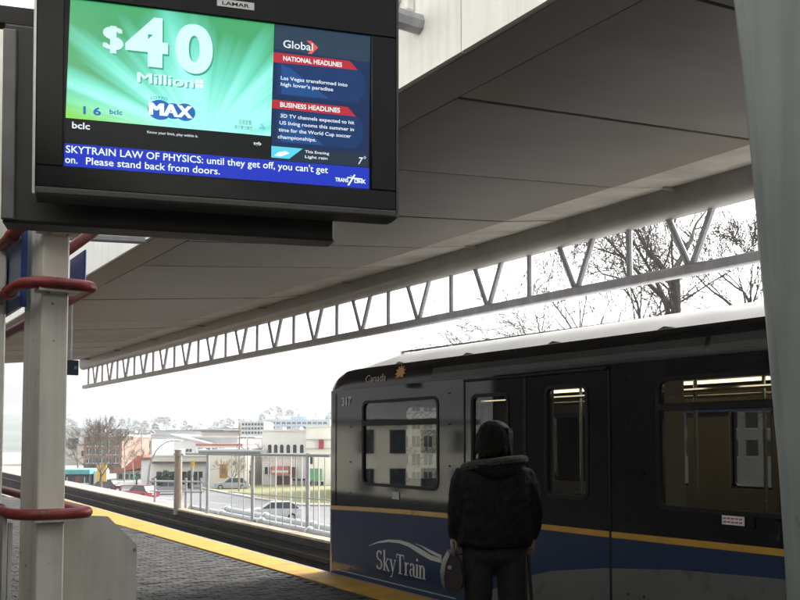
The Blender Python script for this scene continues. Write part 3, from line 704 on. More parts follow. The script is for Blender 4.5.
# doors: leaves with seams
def side_sheet(pts, name, m, d):
    return MB().add([(XS-d, y, z) for y, z in pts], [tuple(range(len(pts)))]).build(name, m, train)
def door(y0, ym, y1, label):
    for a, b in ((y0, y0+.022), (ym-.02, ym+.02), (y1-.014, y1)):
        MB().box((XS-.006, a, ZB+.02), (XS-.0045, b, ZC-.02)).build('door_seam', M['trubber'], train)
door(4.915, 5.905, 6.77, '')
door(-.45, .42, 1.3, '')
MB().box((XS-.030, 4.93, ZC-.035), (XS-.001, 6.75, ZC-.012), .004).build('door_track', M['trubber'], train)
MB().box((XS-.008, 9.235, .80), (XS-.0045, 9.245, 2.09)).build('panel_seam', M['trubber'], train)
# livery, sheets laid on the side a few millimetres apart
top = [(9.33, .735), (8.6, .762), (7.8, .785), (7.0, .80), (6.0, .80), (5.0, .803), (4.0, .812), (2.0, .83), (YB, .84)]
bot = [(7.02, ZB), (6.75, -.02), (6.45, .17), (6.1, .33), (5.6, .47), (5.0, .565), (4.3, .635), (3.5, .675), (2.0, .70), (YB, .705)]
def vstrip(a, b, name, m, d):
    """sheet between two curves sampled at the same y"""
    mb = MB(); n = len(a); mb.loft([[(XS-d, *p) for p in a], [(XS-d, *p) for p in b]], closed=False); return mb.build(name, m, train)
def interp(c, y):
    for (y0, z0), (y1, z1) in zip(c, c[1:]):
        if y1 <= y <= y0: return z0+(z1-z0)*(y0-y)/(y0-y1)
    return c[0][1] if y > c[0][0] else c[-1][1]
yss = sorted({9.33-i*.2 for i in range(64)} | {7.02, YB} | {p[0] for p in top+bot if p[0] >= YB}, reverse=True); yss = [y for y in yss if y >= YB]
vstrip([(y, interp(top, y)) for y in yss], [(y, interp(top, y)+.047) for y in yss], 'gold_stripe', M['tgold'], .004)
vstrip([(y, interp(bot, y) if y < 7.02 else ZB) for y in yss], [(y, interp(top, y)-.001) for y in yss], 'blue_band', M['tblue'], .003)
ysl = [y for y in yss if y <= 7.02]
vstrip([(y, ZB) for y in ysl], [(y, interp(bot, y)-.001) for y in ysl], 'pale_skirt', M['twhite'], .003)
side_sheet([(9.2, .045), (6.9, .045), (6.9, .058), (9.2, .058)], 'sill_reflection', mat('painted_sill_reflection', (.2,.27,.38), .3), .0045)  # reflection of the sill, laid on as a pale painted line
# blue and gold wrap on the corner post
for (z0, z1, nm, m, dd) in ((ZB, .734, 'corner_blue', M['tblue'], .003), (.735, .782, 'corner_gold', M['tgold'], .004)):
    rings = [[(XS+NOSE-(NOSE+dd)*math.cos(a), YN-NOSE+(NOSE+dd)*math.sin(a), z) for a in [math.pi/2*k/8 for k in range(9)]] for z in (z0, z1)]
    MB().loft(rings, closed=False).build(nm, m, train, smooth=True)
def fside(a, b): return Vector((XS-.0062, -a, b))          # text runs towards -Y
text('317', -9.10, 1.945, .105, .22, M['tdecal'], 'car_number', par=train, frame=lambda a, b: Vector((XS-.0045, -a, b)), bold=.01)
text('Canada', -8.55, ZC+.055, .085, .42, M['tdecal2'], 'cornice_lettering', par=train, frame=lambda a, b: Vector((XS-.018+max(0, b-ZC-.06)*.18, -a, b)))
lf = []
for k in range(22):
    a = math.pi/2+2*math.pi*k/22; r = (.105 if k % 2 == 0 else .062)*(1 if k not in (10, 11, 12) else .6)
    lf.append((7.86+r*math.cos(a), ZC+.125+r*.85*math.sin(a)))
MB().add([(XS-.019+max(0, z-ZC-.06)*.22, y, z) for y, z in lf], [tuple(range(len(lf)))]).build('leaf_emblem', M['torange'], train)
side_sheet([(3.91, .985), (3.735, .985), (3.735, 1.045), (3.91, 1.045)], 'notice_sticker', mat('white_sticker', (.55,.53,.53), .5), .0065)
for zz in (.998, 1.022):
    for q in range(5): side_sheet([(3.90-q*.031, zz), (3.876-q*.031, zz), (3.876-q*.031, zz+.010), (3.90-q*.031, zz+.010)], 'sticker_print', M['red'], .0072)
for yl in (8.9, 7.0, 4.75, 4.6):
    for zl in (.1, .4, .95, 1.3, 1.7, 2.0): MB().tube([(XS-.009, yl, zl), (XS-.0045, yl, zl)], .009, 6).build('rivet', M['trubber'], train)
MB().box((XS-.008, 3.66, .97), (XS-.0045, 3.72, 1.06)).build('handle_recess', M['trubber'], train)
side_sheet([(8.02, .93), (7.88, .93), (7.88, 1.005), (8.02, 1.005)], 'notice_sticker', mat('grey_sticker', (.33,.33,.32), .5), .0065)

# serif lettering and its swoosh
TH_, TN_ = .135, .05
def stroke(mb, pts, f, thick=TH_, thin=TN_, close=False):
    """broad-nib stroke: heavy verticals, light horizontals"""
    n = len(pts); Lq = []; Rq = []
    for i, (x, y) in enumerate(pts):
        a = pts[max(i-1, 0)]; b = pts[min(i+1, n-1)]
        dx, dy = b[0]-a[0], b[1]-a[1]; l = math.hypot(dx, dy) or 1; dx /= l; dy /= l
        w = (thin+(thick-thin)*abs(dy)**1.3)/2
        Lq.append(f(x-dy*w, y+dx*w)); Rq.append(f(x+dy*w, y-dx*w))
    mb.loft([Lq, Rq], closed=False)
def arc(cx, cy, rx, ry, a0, a1, n=12): return [(cx+rx*math.cos(R_(a0+(a1-a0)*k/n)), cy+ry*math.sin(R_(a0+(a1-a0)*k/n))) for k in range(n+1)]
def serif_word(y_left, z0, h, total, m):
    mb = MB(); layer = [0]
    adv = 0; sc = h
    def fr(x, y):
        return Vector((XS-.0050-.0004*(layer[0] % 4), y_left-(adv+x)*kx, z0+y*sc))
    def ser(x, y, w=.26):
        layer[0] += 1; mb.add([fr(x-w/2, y-.025), fr(x+w/2, y-.025), fr(x+w/2, y+.025), fr(x-w/2, y+.025)], [(0,1,2,3)])
    def st(p, **k): layer[0] += 1; stroke(mb, p, fr, **k)
    W = dict(S=.58, k=.60, y=.56, T=.66, r=.42, a=.48, i=.26, n=.54)
    word = 'SkyTrain'; tot = sum(W[c] for c in word); kx = total/tot
    for c in word:
        if c == 'S':
            st(arc(.27,.73,.19,.22,25,270)[:]+arc(.27,.27,.21,.24,90,-155)[1:], thick=.12, thin=.07)
            st([(.445,.80),(.45,.97)], thick=.05); st([(.065,.03),(.07,.22)], thick=.05)
        elif c == 'k':
            st([(.14,0),(.14,1.04)]); ser(.15,.02); ser(.10,1.03,.15)
            st([(.46,.62),(.18,.33)], thick=.05, thin=.05); st([(.24,.40),(.50,.02)], thick=.13, thin=.13); ser(.50,.02,.20); ser(.44,.63,.2)
        elif c == 'y':
            st([(.10,.63),(.28,.06)], thick=.13, thin=.12); st([(.46,.63),(.27,.02),(.18,-.22),(.06,-.24)], thick=.055, thin=.07); ser(.10,.63,.22); ser(.46,.63,.18)
        elif c == 'T':
            st([(.33,0),(.33,.96)]); ser(.33,.02,.32); st([(.02,.95),(.64,.95)], thin=.06); st([(.04,.95),(.03,.78)], thick=.05); st([(.62,.95),(.63,.78)], thick=.05)
        elif c == 'r':
            st([(.13,0),(.13,.63)]); ser(.13,.02,.28); ser(.09,.62,.15); st([(.15,.42),(.24,.60),(.37,.62)], thick=.06, thin=.09)
        elif c == 'a':
            st([(.08,.50)]+arc(.21,.48,.13,.15,150,0)+[(.34,.10),(.40,.02),(.47,.05)]); st([(.33,.38)]+arc(.18,.20,.12,.17,80,290), thick=.11)
        elif c == 'i':
            st([(.13,0),(.13,.63)]); ser(.13,.02,.26); ser(.09,.62,.15); st([(.13,.80),(.13,.93)], thick=.13)
        elif c == 'n':
            st([(.12,0),(.12,.63)]); ser(.12,.02,.24); ser(.08,.62,.15); st([(.14,.45)]+arc(.27,.45,.13,.17,150,0)+[(.40,0)], thick=.125); ser(.41,.02,.24)
        adv += W[c]
    return mb.build('train_lettering', m, train)
serif_word(8.335, .165, .205, .935, M['tdecal'])
def swoosh(pts, ws, nm):
    f = lambda x, y: Vector((XS-.0054, x, y)); a = []; b = []
    P = [on_x(px_, py_, XS) for px_, py_ in pts]
    for i, p in enumerate(P):
        t = (P[min(i+1, len(P)-1)]-P[max(i-1, 0)]); l = math.hypot(t.y, t.z); dy, dz = t.y/l, t.z/l
        a.append(f(p.y-dz*ws[i], p.z+dy*ws[i])); b.append(f(p.y+dz*ws[i], p.z-dy*ws[i]))
    MB().loft([a, b], closed=False).build(nm, M['tdecal'], train)
swoosh([(369,546),(378,542.3),(389,540.7),(400,541.6),(410,545),(420,551),(431,557.5),(442,561)], [.001,.008,.013,.017,.022,.028,.026,.020], 'swoosh')
swoosh([(415,543.5),(422,546),(430,551),(442,557)], [.001,.006,.014,.018], 'swoosh')
# interior
MB().box((XS+.08, YB+.1, -.06), (XF-.08, YN-.1, 0)).build('floor', M['tfloor'], train)
MB().box((XS+.08, YB+.1, 2.10), (XF-.08, YN-.25, 2.128)).build('ceiling', M['tinner'], train)
def liner(x0, x1):
    w = MB()
    for a, b in ((YB+.1, -2.9), (-1.2, -.2), (.25, .6), (1.05, 1.45), (2.85, 3.05), (4.45, 5.17), (5.64, 6.14), (6.64, 7.2), (8.62, YN-.25)): w.box((x0, a, .02), (x1, b, 2.09))
    for h in side+doorA+doorB: w.box((x0, h[0], .02), (x1, h[1], h[2]-.01)); w.box((x0, h[0], h[3]+.01), (x1, h[1], 2.09))
    w.build('interior_lining', M['tinner'], train)
liner(XF-.09, XF-.072); liner(XS+.072, XS+.09)
lampm = emit('train_light_tube', (1.0,.86,.58), 1.8)
for x in (6.95, 5.75):
    for ya, yb in ((-2.6, 1.0), (1.3, 4.4), (4.75, 7.6)):
        MB().box((x-.05, ya, 2.075), (x+.05, yb, 2.099)).build('light_tube', lampm, train)
for ya, yb in ((4.9, 6.9), (7.2, 8.6), (3.0, 4.5), (1.4, 2.9)):
    MB().box((XF-.16, ya, 1.86), (XF-.15, yb, 2.06)).build('advert_card', M['tinner'] if ya != 4.9 else mat('ochre_advert', (.22,.14,.05), .5), train)
    MB().box((XF-.18, ya, 1.825), (XF-.14, yb, 1.855)).build('advert_rail', mat('blue_advert_rail', (.05,.10,.35), .4), train)
def seat(y, x, face):
    root = empty('seat', Vector((x, y, 0))-train.location); root.parent = train
    MB().box((x-.24, y-.22, .40), (x+.24, y+.22, .47), .02).build('cushion', M['tseat'], root)
    MB().box((x-.24, y-face*.22-.03, .45), (x+.24, y-face*.22+.03, .98), .02).build('backrest', M['tseat'], root)
    MB().box((x-.05, y-.05, 0), (x+.05, y+.05, .40)).build('pedestal', M['tsteel'], root)
for y in (7.5, 8.25, 3.3, 4.1, 1.7, 2.5):
    for x in (5.50, 7.28): seat(y, x, 1)
for (x, y) in ((5.95, 4.75), (6.85, 6.95), (6.3, 5.85), (5.95, 6.95), (6.85, 4.75)):
    MB().tube([(x, y, 0), (x, y, 2.1)], .017, 8).build('grab_pole', M['tsteel'], train, smooth=True)
for x in (5.9, 6.9): MB().tube([(x, YB+.4, 1.95), (x, 7.9, 1.95)], .016, 8).build('grab_rail', M['tsteel'], train, smooth=True)
MB().box((5.24, 4.70, 0), (5.75, 4.73, 2.09)).build('draught_screen', M['tinner'], train); MB().box((7.05, 4.70, 0), (7.55, 4.73, 2.09)).build('draught_screen', M['tinner'], train)
MB().box((XS+.35, 8.75, .0), (6.1, 9.3, .98), .03).build('control_desk', M['dark'], train)
MB().box((5.6, YB+.3, -.75), (7.2, YN-.6, -.31), .05).build('underframe', M['dark'], train)
for yc in (7.0, -.8):
    for yo in (-.65, .65):
        for x in (5.87, 6.93):
            MB().tube([(x-.05, yc+yo, -.68), (x+.05, yc+yo, -.68)], .245, 20).build('wheel', M['rail'], train, smooth=True)

# ================================================================== waiting passenger
PD = 5.6
pc = at(494, 440, PD); pc.z = 0
person = empty('person', pc, label='person in a black fur collared coat with back turned, waiting beside the train', cat='person')
rzp = -YAW
def pl(x, y, z): return pc + RT*x + FH*y + Vector((0, 0, z))
def ringp(cx, cy, z, rx, ry, n=20, pw=2.4, tilt=0):
    out = []
    for k in range(n):
        a = 2*math.pi*k/n; c, s = math.cos(a), math.sin(a)
        out.append(pl(cx+rx*math.copysign(abs(c)**(2/pw), c), cy+ry*math.copysign(abs(s)**(2/pw), s), z+tilt*c))
    return out
def limb(mb, pts, rs, n=12): mb.tube([pl(*p) for p in pts], rs, n)
def finish(o, vox, sub=0, disp=0, dscale=.06):
    md = o.modifiers.new('remesh', 'REMESH'); md.mode = 'VOXEL'; md.voxel_size = vox; md.use_smooth_shade = True
    sm = o.modifiers.new('smooth', 'SMOOTH'); sm.iterations = 4
    if disp:
        tx = bpy.data.textures.new(o.name+'_folds', 'CLOUDS'); tx.noise_scale = dscale
        dm = o.modifiers.new('folds', 'DISPLACE'); dm.texture = tx; dm.strength = disp; dm.mid_level = .5
def hand(mb, wrist, palm_dir, curl, side_):
    """palm and five separate curled fingers"""
    w = Vector(wrist); d = Vector(palm_dir).normalized(); c = Vector(curl).normalized(); s = d.cross(c).normalized()
    k = w+d*.08
    mb.tube([pl(*(w-d*.01)), pl(*(w+d*.04)), pl(*k)], [.024, .034, .032], 10)
    for i, (o, l) in enumerate(((-.030,.062),(-.010,.072),(.010,.068),(.030,.054))):
        b = k+s*o; m1 = b+d*l*.45+c*l*.12; m2 = m1+d*l*.12+c*l*.42; m3 = m2-d*l*.30+c*l*.12
        mb.tube([pl(*b), pl(*m1), pl(*m2), pl(*m3)], [.0095,.009,.0085,.0075], 8)
    t0 = w+d*.025-s*.03*side_; t1 = t0+d*.03+c*.025-s*.012*side_; t2 = t1+d*.018+c*.03
    mb.tube([pl(*t0), pl(*t1), pl(*t2)], [.011,.010,.008], 8)
LH, RH = (-.240, .02, .95), (.228, .06, .95)
mb = MB()
# head, neck, torso, legs, arms: one continuous surface after remeshing
mb.loft([ringp(0,.02,z,rx,ry,16,2) for z, rx, ry in ((1.36,.055,.06),(1.43,.052,.058),(1.455,.058,.075),(1.475,.066,.088),(1.51,.073,.098),(1.55,.076,.102),(1.59,.073,.098),(1.62,.06,.08),(1.645,.03,.045))], cap=True)
mb.sphere(pl(0,.125,1.535), .014, 8, 6); mb.sphere(pl(-.076,.02,1.54), .02, 8, 6, (.5,1,1.4)); mb.sphere(pl(.076,.02,1.54), .02, 8, 6, (.5,1,1.4))
mb.sphere(pl(0,.115,1.49), .014, 8, 6, (1.6,1,.5))
mb.loft([ringp(0,0,z,rx,ry,16) for z, rx, ry in ((.84,.12,.08),(.92,.15,.10),(1.05,.14,.10),(1.2,.165,.11),(1.33,.19,.10),(1.40,.13,.08),(1.43,.06,.06))], cap=True)
for s in (-1, 1):
    limb(mb, [(s*.085,0,.86),(s*.09,.0,.62),(s*.095,.0,.46),(s*.10,-.01,.25),(s*.10,-.015,.07)], [.07,.058,.045,.042,.035])
    limb(mb, [(s*.10,-.03,.05),(s*.105,.06,.04),(s*.11,.15,.03)], [.04,.038,.028])
limb(mb, [(-.18,0,1.36),(-.225,-.02,1.13),LH], [.05,.042,.028]); limb(mb, [(.18,0,1.36),(.225,-.01,1.13),RH], [.05,.042,.028])
hand(mb, LH, (0,.1,-1), (.5,.8,0), 1); hand(mb, RH, (0,.15,-1), (-.4,.9,0), -1)
o = mb.build('body', M['skin'], person, smooth=True); finish(o, .009)
mb = MB()
mb.loft([ringp(cx,0,z,rx,ry,24,2.6) for z, rx, ry, cx in ((.89,.215,.15,.0),(.92,.235,.17,.0),(1.0,.238,.175,0),(1.10,.232,.172,0),(1.2,.232,.17,0),(1.30,.232,.16,0),(1.36,.215,.145,0),(1.405,.18,.125,0),(1.44,.10,.09,.0),(1.45,.07,.075,0))], cap=True)
limb(mb, [(-.165,0,1.345),(-.205,-.01,1.26),(-.222,-.02,1.12),(-.228,.0,1.02),(-.235,.02,.945)], [.08,.078,.074,.062,.048])
limb(mb, [(.165,0,1.345),(.205,-.01,1.26),(.225,-.015,1.12),(.232,.02,1.02),(.228,.055,.945)], [.08,.08,.078,.066,.05])
o = mb.build('coat', M['coat'], person, smooth=True); finish(o, .012, disp=.022, dscale=.06)
mb = MB()
for s in (-1, 1): limb(mb, [(s*.09,0,.93),(s*.098,.0,.74),(s*.108,.0,.46),(s*.118,-.01,.2),(s*.12,-.01,.05)], [.12,.092,.078,.075,.076], 16)
mb.loft([ringp(0,0,z,rx,ry,20) for z, rx, ry in ((.78,.12,.09),(.83,.175,.13),(.92,.195,.14),(1.0,.18,.13))], cap=True)
o = mb.build('trousers', M['trouser'], person, smooth=True); finish(o, .012, disp=.015)
for s in (-1, 1):
    mb = MB(); limb(mb, [(s*.12,-.06,.045),(s*.12,.05,.042),(s*.125,.15,.035),(s*.125,.19,.03)], [.04,.045,.04,.025])
    o = mb.build('shoe', M['trubber'], person, smooth=True)
mb = MB()      # hair: short, full, slightly uneven
mb.loft([ringp(0,-.01,z,rx,ry,20,2.1) for z, rx, ry in ((1.44,.05,.06),(1.465,.085,.09),(1.50,.105,.108),(1.55,.112,.116),(1.60,.106,.11),(1.64,.085,.09),(1.665,.05,.055),(1.672,.02,.02))], cap=True)
rh = random.Random(4)
for k in range(60):
    a = rh.uniform(math.pi*.95, math.pi*2.05); z = rh.uniform(1.45, 1.6); r = .100
    p0 = (r*math.cos(a), -.01+r*math.sin(a)*1.02, z+.03); p1 = (1.12*r*math.cos(a), -.01+1.12*r*math.sin(a), z-.025)
    mb.tube([pl(*p0), pl(*p1)], [.016, .006], 6)
o = mb.build('hair', M['hair'], person, smooth=True); finish(o, .007, disp=.008, dscale=.02)
mb = MB()      # fur-trimmed hood lying on the shoulders
pts = [(.182*math.cos(a), -.01+.150*math.sin(a), 1.402+.024*math.cos(a)-.012*math.sin(a)) for a in [R_(168+k*(204/16)) for k in range(17)]]
limb(mb, pts, [.018]+[.031]*15+[.018], 10)
mb.loft([ringp(0,-.06,z,rx,ry,18) for z, rx, ry in ((1.30,.10,.10),(1.35,.15,.125),(1.40,.17,.12),(1.43,.13,.09))], cap=True)
o = mb.build('hood', M['coat'], person, smooth=True); finish(o, .012)
mb = MB(); rf = random.Random(9)
limb(mb, pts, [.02]+[.030]*15+[.02], 10)
for k in range(900):
    t = rf.uniform(0, 15.99); i = int(t); f_ = t-i; c = Vector(pts[i])*(1-f_)+Vector(pts[i+1])*f_
    n_ = Vector((rf.gauss(0,1), rf.gauss(0,1), rf.gauss(0,1))).normalized(); r = rf.uniform(.034, .046)
    a = c+n_*.02; b = c+n_*r+Vector((0,0,-.006)); s_ = n_.cross(Vector((rf.gauss(0,1),rf.gauss(0,1),1))).normalized()*.004
    mb.add([pl(*(a-s_)), pl(*(a+s_)), pl(*b)], [(0,1,2)])
mb.build('fur_trim', M['fur'], person)
# handbag held in the left hand
hb = empty('handbag', pl(-.285, .03, .55), label='small dark brown handbag held in the left hand', cat='bag')
mb = MB()
mb.loft([[pl(-.262+dx*sx, .03+dy, z) for dx, dy in ((-.05,-.13),(.05,-.13),(.062,-.08),(.062,.08),(.05,.13),(-.05,.13),(-.062,.08),(-.062,-.08))] for z, sx in ((.635,.7),(.65,1.0),(.72,1.15),(.80,.9),(.855,.4))], cap=True)
mb.build('pouch', M['bag'], hb, smooth=True)
MB().tube([pl(-.258, -.02+.13*math.cos(a)*.8, .845+.075*math.sin(a)) for a in [math.pi*k/10 for k in range(11)]], .008, 7).build('handle', M['bag'], hb, smooth=True)
MB().tube([pl(-.285, -.105, .78), pl(-.285, -.112, .78)], .014, 8).build('clasp', M['tsteel'], hb)
cn = empty('walking_cane', pl(.24, .10, 0), label='thin dark walking cane held in the right hand', cat='cane')
MB().tube([pl(.215, .10, .90), pl(.25, .13, .45), pl(.275, .16, .01)], [.014,.012,.010], 8).build('shaft', M['cane'], cn, smooth=True)
MB().tube([pl(.215+.0*k, .10+.05*math.cos(R_(180*k/8))-.05, .90+.045*math.sin(R_(180*k/8))) for k in range(9)], .014, 8).build('handle', M['cane'], cn, smooth=True)
MB().tube([pl(.275, .16, 0), pl(.274, .159, .03)], .014, 8).build('ferrule', M['trubber'], cn)
# ================================================================== street level and town
def disc(r0, r1, n=96):
    vs = []; fs = []
    rs = [r0, 60, 150, 400, 900, r1]
    for r in rs: vs += [(r*math.cos(2*math.pi*k/n), r*math.sin(2*math.pi*k/n), GZ) for k in range(n)]
    for i in range(len(rs)-1):
        for k in range(n): fs.append((i*n+k, i*n+(k+1) % n, (i+1)*n+(k+1) % n, (i+1)*n+k))
    vs.append((0,0,GZ)); c = len(vs)-1
    for k in range(n): fs.append((c, k, (k+1) % n))
    return MB().add(vs, fs)
M['ground'] = mat('town_ground', (.22,.215,.20), .9, .2, .05, col2=(.20,.20,.17))
M['asphalt'] = mat('pale_wet_asphalt', (.17,.17,.175), .55, .15, .4, bump=.1, bscale=8)
M['pave'] = mat('pale_pavement', (.42,.40,.37), .8, .12, .5)
M['grass'] = mat('winter_grass', (.17,.19,.07), .95, .2, .5, bump=.4, bscale=6, col2=(.20,.17,.08))
M['wbld'] = mat('white_stucco', (.83,.82,.79), .8, .04, .3, streak=.08)
M['cbld'] = mat('cream_stucco', (.80,.775,.66), .8, .04, .3)
M['brick'] = mat('orange_brick', (.26,.155,.11), .85, .15, 1.5)
M['gbld'] = mat('grey_cladding', (.45,.47,.48), .6, .08, .3)
M['pbld'] = mat('pale_blue_cladding', (.42,.52,.60), .7, .06, .2)
M['rooff'] = mat('pale_flat_roof', (.55,.55,.54), .9, .1, .2)
M['roofd'] = mat('dark_shingle', (.12,.11,.11), .9, .2, 2)
M['wframe'] = mat('white_window_frame', (.7,.7,.7), .5, .04)
ground = disc(25, 2350).build('ground', M['ground']); tag(ground, 'town ground below the station', kind='structure')
def gnd(x, y): p = on_z(x, y, GZ); return p
def sheet(pix, dz, name, m, label):
    pts = [gnd(x, y) for x, y in pix]; o = MB().add([(p.x, p.y, GZ+dz) for p in pts], [tuple(range(len(pts)))]).build(name, m); tag(o, label, kind='structure'); return o
road = sheet([(30,503),(60,483),(210,481),(205,487),(250,497),(420,520),(520,620),(60,620)], .004, 'road', M['asphalt'], 'pale street passing below the station')
sheet([(200,488.5),(330,484),(440,486),(440,507),(300,505.5),(255,499)], .12, 'lawn', M['grass'], 'strip of winter grass in front of the white shops')
# kerb between road and lawn
kp = [gnd(x, y) for x, y in ((199,488.6),(255,499.4),(300,506),(440,508))]
mb = MB(); mb.loft([[Vector((p.x, p.y, GZ+z))+FH*d for z, d in ((0,0),(.15,0),(.15,1.6),(0,1.6))] for p in kp], cap=True); o = mb.build('pavement', M['pave']); tag(o, 'pale kerb and footpath beside the grass', kind='structure')
mb = MB(); ks = [gnd(x, y) for x, y in ((60,486.5),(205,485.5))]
mb.loft([[Vector((p.x, p.y, GZ+z))+FH*d for z, d in ((0,0),(.14,0),(.14,3),(0,3))] for p in ks], cap=True); o = mb.build('pavement', M['pave']); tag(o, 'far footpath along the street', kind='structure')
for a, b in (((95,493),(118,495.5)),((150,496.5),(172,498.5)),((205,502),(235,505))):
    p, q = gnd(*a), gnd(*b); mbx = MB().add([(p.x,p.y,GZ+.008),(q.x,q.y,GZ+.008),(q.x+.14,q.y+.2,GZ+.008),(p.x+.14,p.y+.2,GZ+.008)], [(0,1,2,3)]).build('lane_marking', M['wframe'], road)

class Bld:
    """block facing the viewer; pixel helpers give widths and heights at its own distance"""
    def __init__(s, name, x0, x1, D, label, cat='building', group=None, turn=0):
        p0, p1 = at(x0, 440, D), at(x1, 440, D); c = (p0+p1)/2; c.z = GZ
        s.D = D; s.o = empty(name, c, -YAW+turn, label, cat, group); s.c = c
    def l(s, x, y): p = at(x, y, s.D)-s.c; return p.dot(RT), p.z
    def box(s, x0, x1, yt, yb, d0, d1, name, m, par=None, zb=None):
        a, zt = s.l(x0, yt); b, z0 = s.l(x1, yb)
        if zb is not None: z0 = zb
        return MB().box((min(a,b), d0, z0), (max(a,b), d1, zt)).build(name, m, par or s.o, local=True)
    def win(s, x0, x1, yt, yb, m=None, arch=False, d=0):
        a, zt = s.l(x0, yt); b, z0 = s.l(x1, yb); w = b-a
        poly = [(a,z0),(b,z0),(b,zt),(a,zt)]
        if arch: poly = [(a,z0),(b,z0)]+[(a+w/2+w/2*math.cos(t), zt-w/2+w/2*math.sin(t)) for t in [math.pi*k/6 for k in range(7)]]
        o = MB().prism(poly, (0,d-.02,0), (1,0,0), (0,0,1), (0,.05,0)).build('window', m or GLB, s.o, local=True)
        f = .07
        mbf = MB()
        mbf.box((a-f, d-.07, z0-.12), (b+f, d-.021, z0)); mbf.build('sill', M['wframe'], o, local=True)
        if not arch and w > .8: MB().box((a+w/2-.04, d-.06, z0), (a+w/2+.04, d-.021, zt)).build('mullion', M['wframe'], o, local=True)
        return o
# cream shop with an orange poster
b = Bld('shop_building', 152, 247, 116, 'cream single storey shop with an orange poster on its blank wall')
b.box(152, 208, 456, 0, 0, 14, 'wall', M['cbld'], zb=0); b.box(208, 247, 452, 0, -.6, 16, 'wall', M['cbld'], zb=0)
b.box(154, 208, 461.5, 463.5, -.9, 0, 'canopy_band', M['roofd']); b.box(151, 209, 454.5, 456, -.3, 14.3, 'parapet', M['wbld']); b.box(214, 248, 449, 452, -.9, 16.3, 'parapet', M['gbld'])
for x0, x1 in ((157,162),(163.5,169),(170.5,176),(182,187),(188,193),(194.5,198),(199,203)): b.win(x0, x1, 471.5, 484.5)
b.box(204, 206, 470, 484, -.12, -.03, 'downpipe', M['wframe'])
ps = b.box(221, 228.5, 464, 477.5, -.72, -.61, 'poster', mat('ochre_poster', (.50,.25,.05), .7, .2, 3)); b.box(223, 226.5, 468, 473, -.76, -.721, 'poster_print', M['brick'], ps)
b.box(140.5, 153, 460, 0, .5, 10, 'annexe_wall', M['wbld'], zb=0); b.box(139.5, 154, 457.5, 460, .2, 10.2, 'annexe_parapet', M['brick'])
for x in (165,188,226): u_ = b.box(x, x+7, 449.5, 452.2, 4, 7, 'roof_unit', M['gbld'])
# white block with round-headed windows
b = Bld('white_block', 262, 308, 122, 'white two storey block with a row of round headed windows')
b.box(262, 308, 431, 0, 0, 16, 'wall', M['wbld'], zb=0); b.box(261, 309, 429.5, 431, -.3, 16.3, 'cornice', M['wframe'])
for x in (268,274,280,286.5,293,300): b.win(x, x+3.6, 444.5, 453, arch=True)
b.box(262, 308, 456, 457.5, -.25, 0, 'string_course', M['wframe'])
for x in (270,288): b.box(x, x+8, 426.5, 429.6, 5, 9, 'roof_unit', M['gbld'])
aw = b.box(273.5, 290, 466, 474, -1.6, -.02, 'awning', mat('pink_awning', (.60,.22,.20), .8)); b.box(273.5, 290, 470, 472, -1.64, -1.601, 'awning_band', M['wframe'], aw)
b.box(277, 283, 476, 489, -.06, 0, 'door', mat('brown_door', (.12,.06,.05), .5)); b.box(284, 290, 476, 489, -.07, 0, 'door', mat('rust_door', (.20,.09,.07), .5))
b.box(291, 297, 467, 477.5, -.5, -.3, 'shop_sign', mat('maroon_sign', (.16,.04,.05), .5))
for x in (265,269.5): b.win(x, x+3, 467, 474)
for x in (293,297.5,302): b.win(x, x+3.4, 478.5, 487)
for x in range(10): b.box(292+x*1.6, 292.6+x*1.6, 480, 490, -2.0, -1.9, 'picket', M['wframe'])
# taller white block at the train's nose
b = Bld('white_corner_block', 306, 345, 119, 'plain white block with a red sign and a green awning beside the train nose')
b.box(306, 345, 427, 0, 0, 15, 'wall', M['wbld'], zb=0); b.box(305.5, 345.5, 425.5, 427, -.3, 15.3, 'cornice', M['wframe'])
b.box(306, 345, 439, 440.2, -.2, -.01, 'string_course', M['gbld']); b.box(306, 345, 448, 449.2, -.2, -.01, 'string_course', M['gbld'])
b.box(319, 324, 439.5, 449, -.5, -.22, 'red_sign', mat('red_shop_sign', (.35,.05,.07), .5))
a, z0 = b.l(308.5, 480); c_, z1 = b.l(322, 468.5)
MB().prism([(-1.6, z0), (0, z1), (0, z0)], (a,-.02,0), (0,1,0), (0,0,1), (c_-a,0,0)).build('green_awning', mat('green_awning', (.10,.28,.13), .8), b.o, local=True)
for x in (309,313,317,321): b.win(x, x+2.8, 481.5, 488)
b.win(310, 313, 456, 464)
# brick block on the left
b = Bld('brick_block', 84, 122, 165, 'orange brick block with green windows behind the bare street tree')
b.box(84, 122, 437, 0, 0, 18, 'wall', M['brick'], zb=0); b.box(83, 123, 434.5, 437, -.4, 18.4, 'parapet', M['gbld'])
gw = mat('green_window_glass', (.05,.10,.09), .2)
for x in (87,93.5,100,107,114):
    for y in (440.5, 449, 457.5): b.win(x, x+4.4, y, y+5.4, gw)
b.box(84, 122, 463.5, 465, -.8, 0, 'canopy_band', M['roofd'])
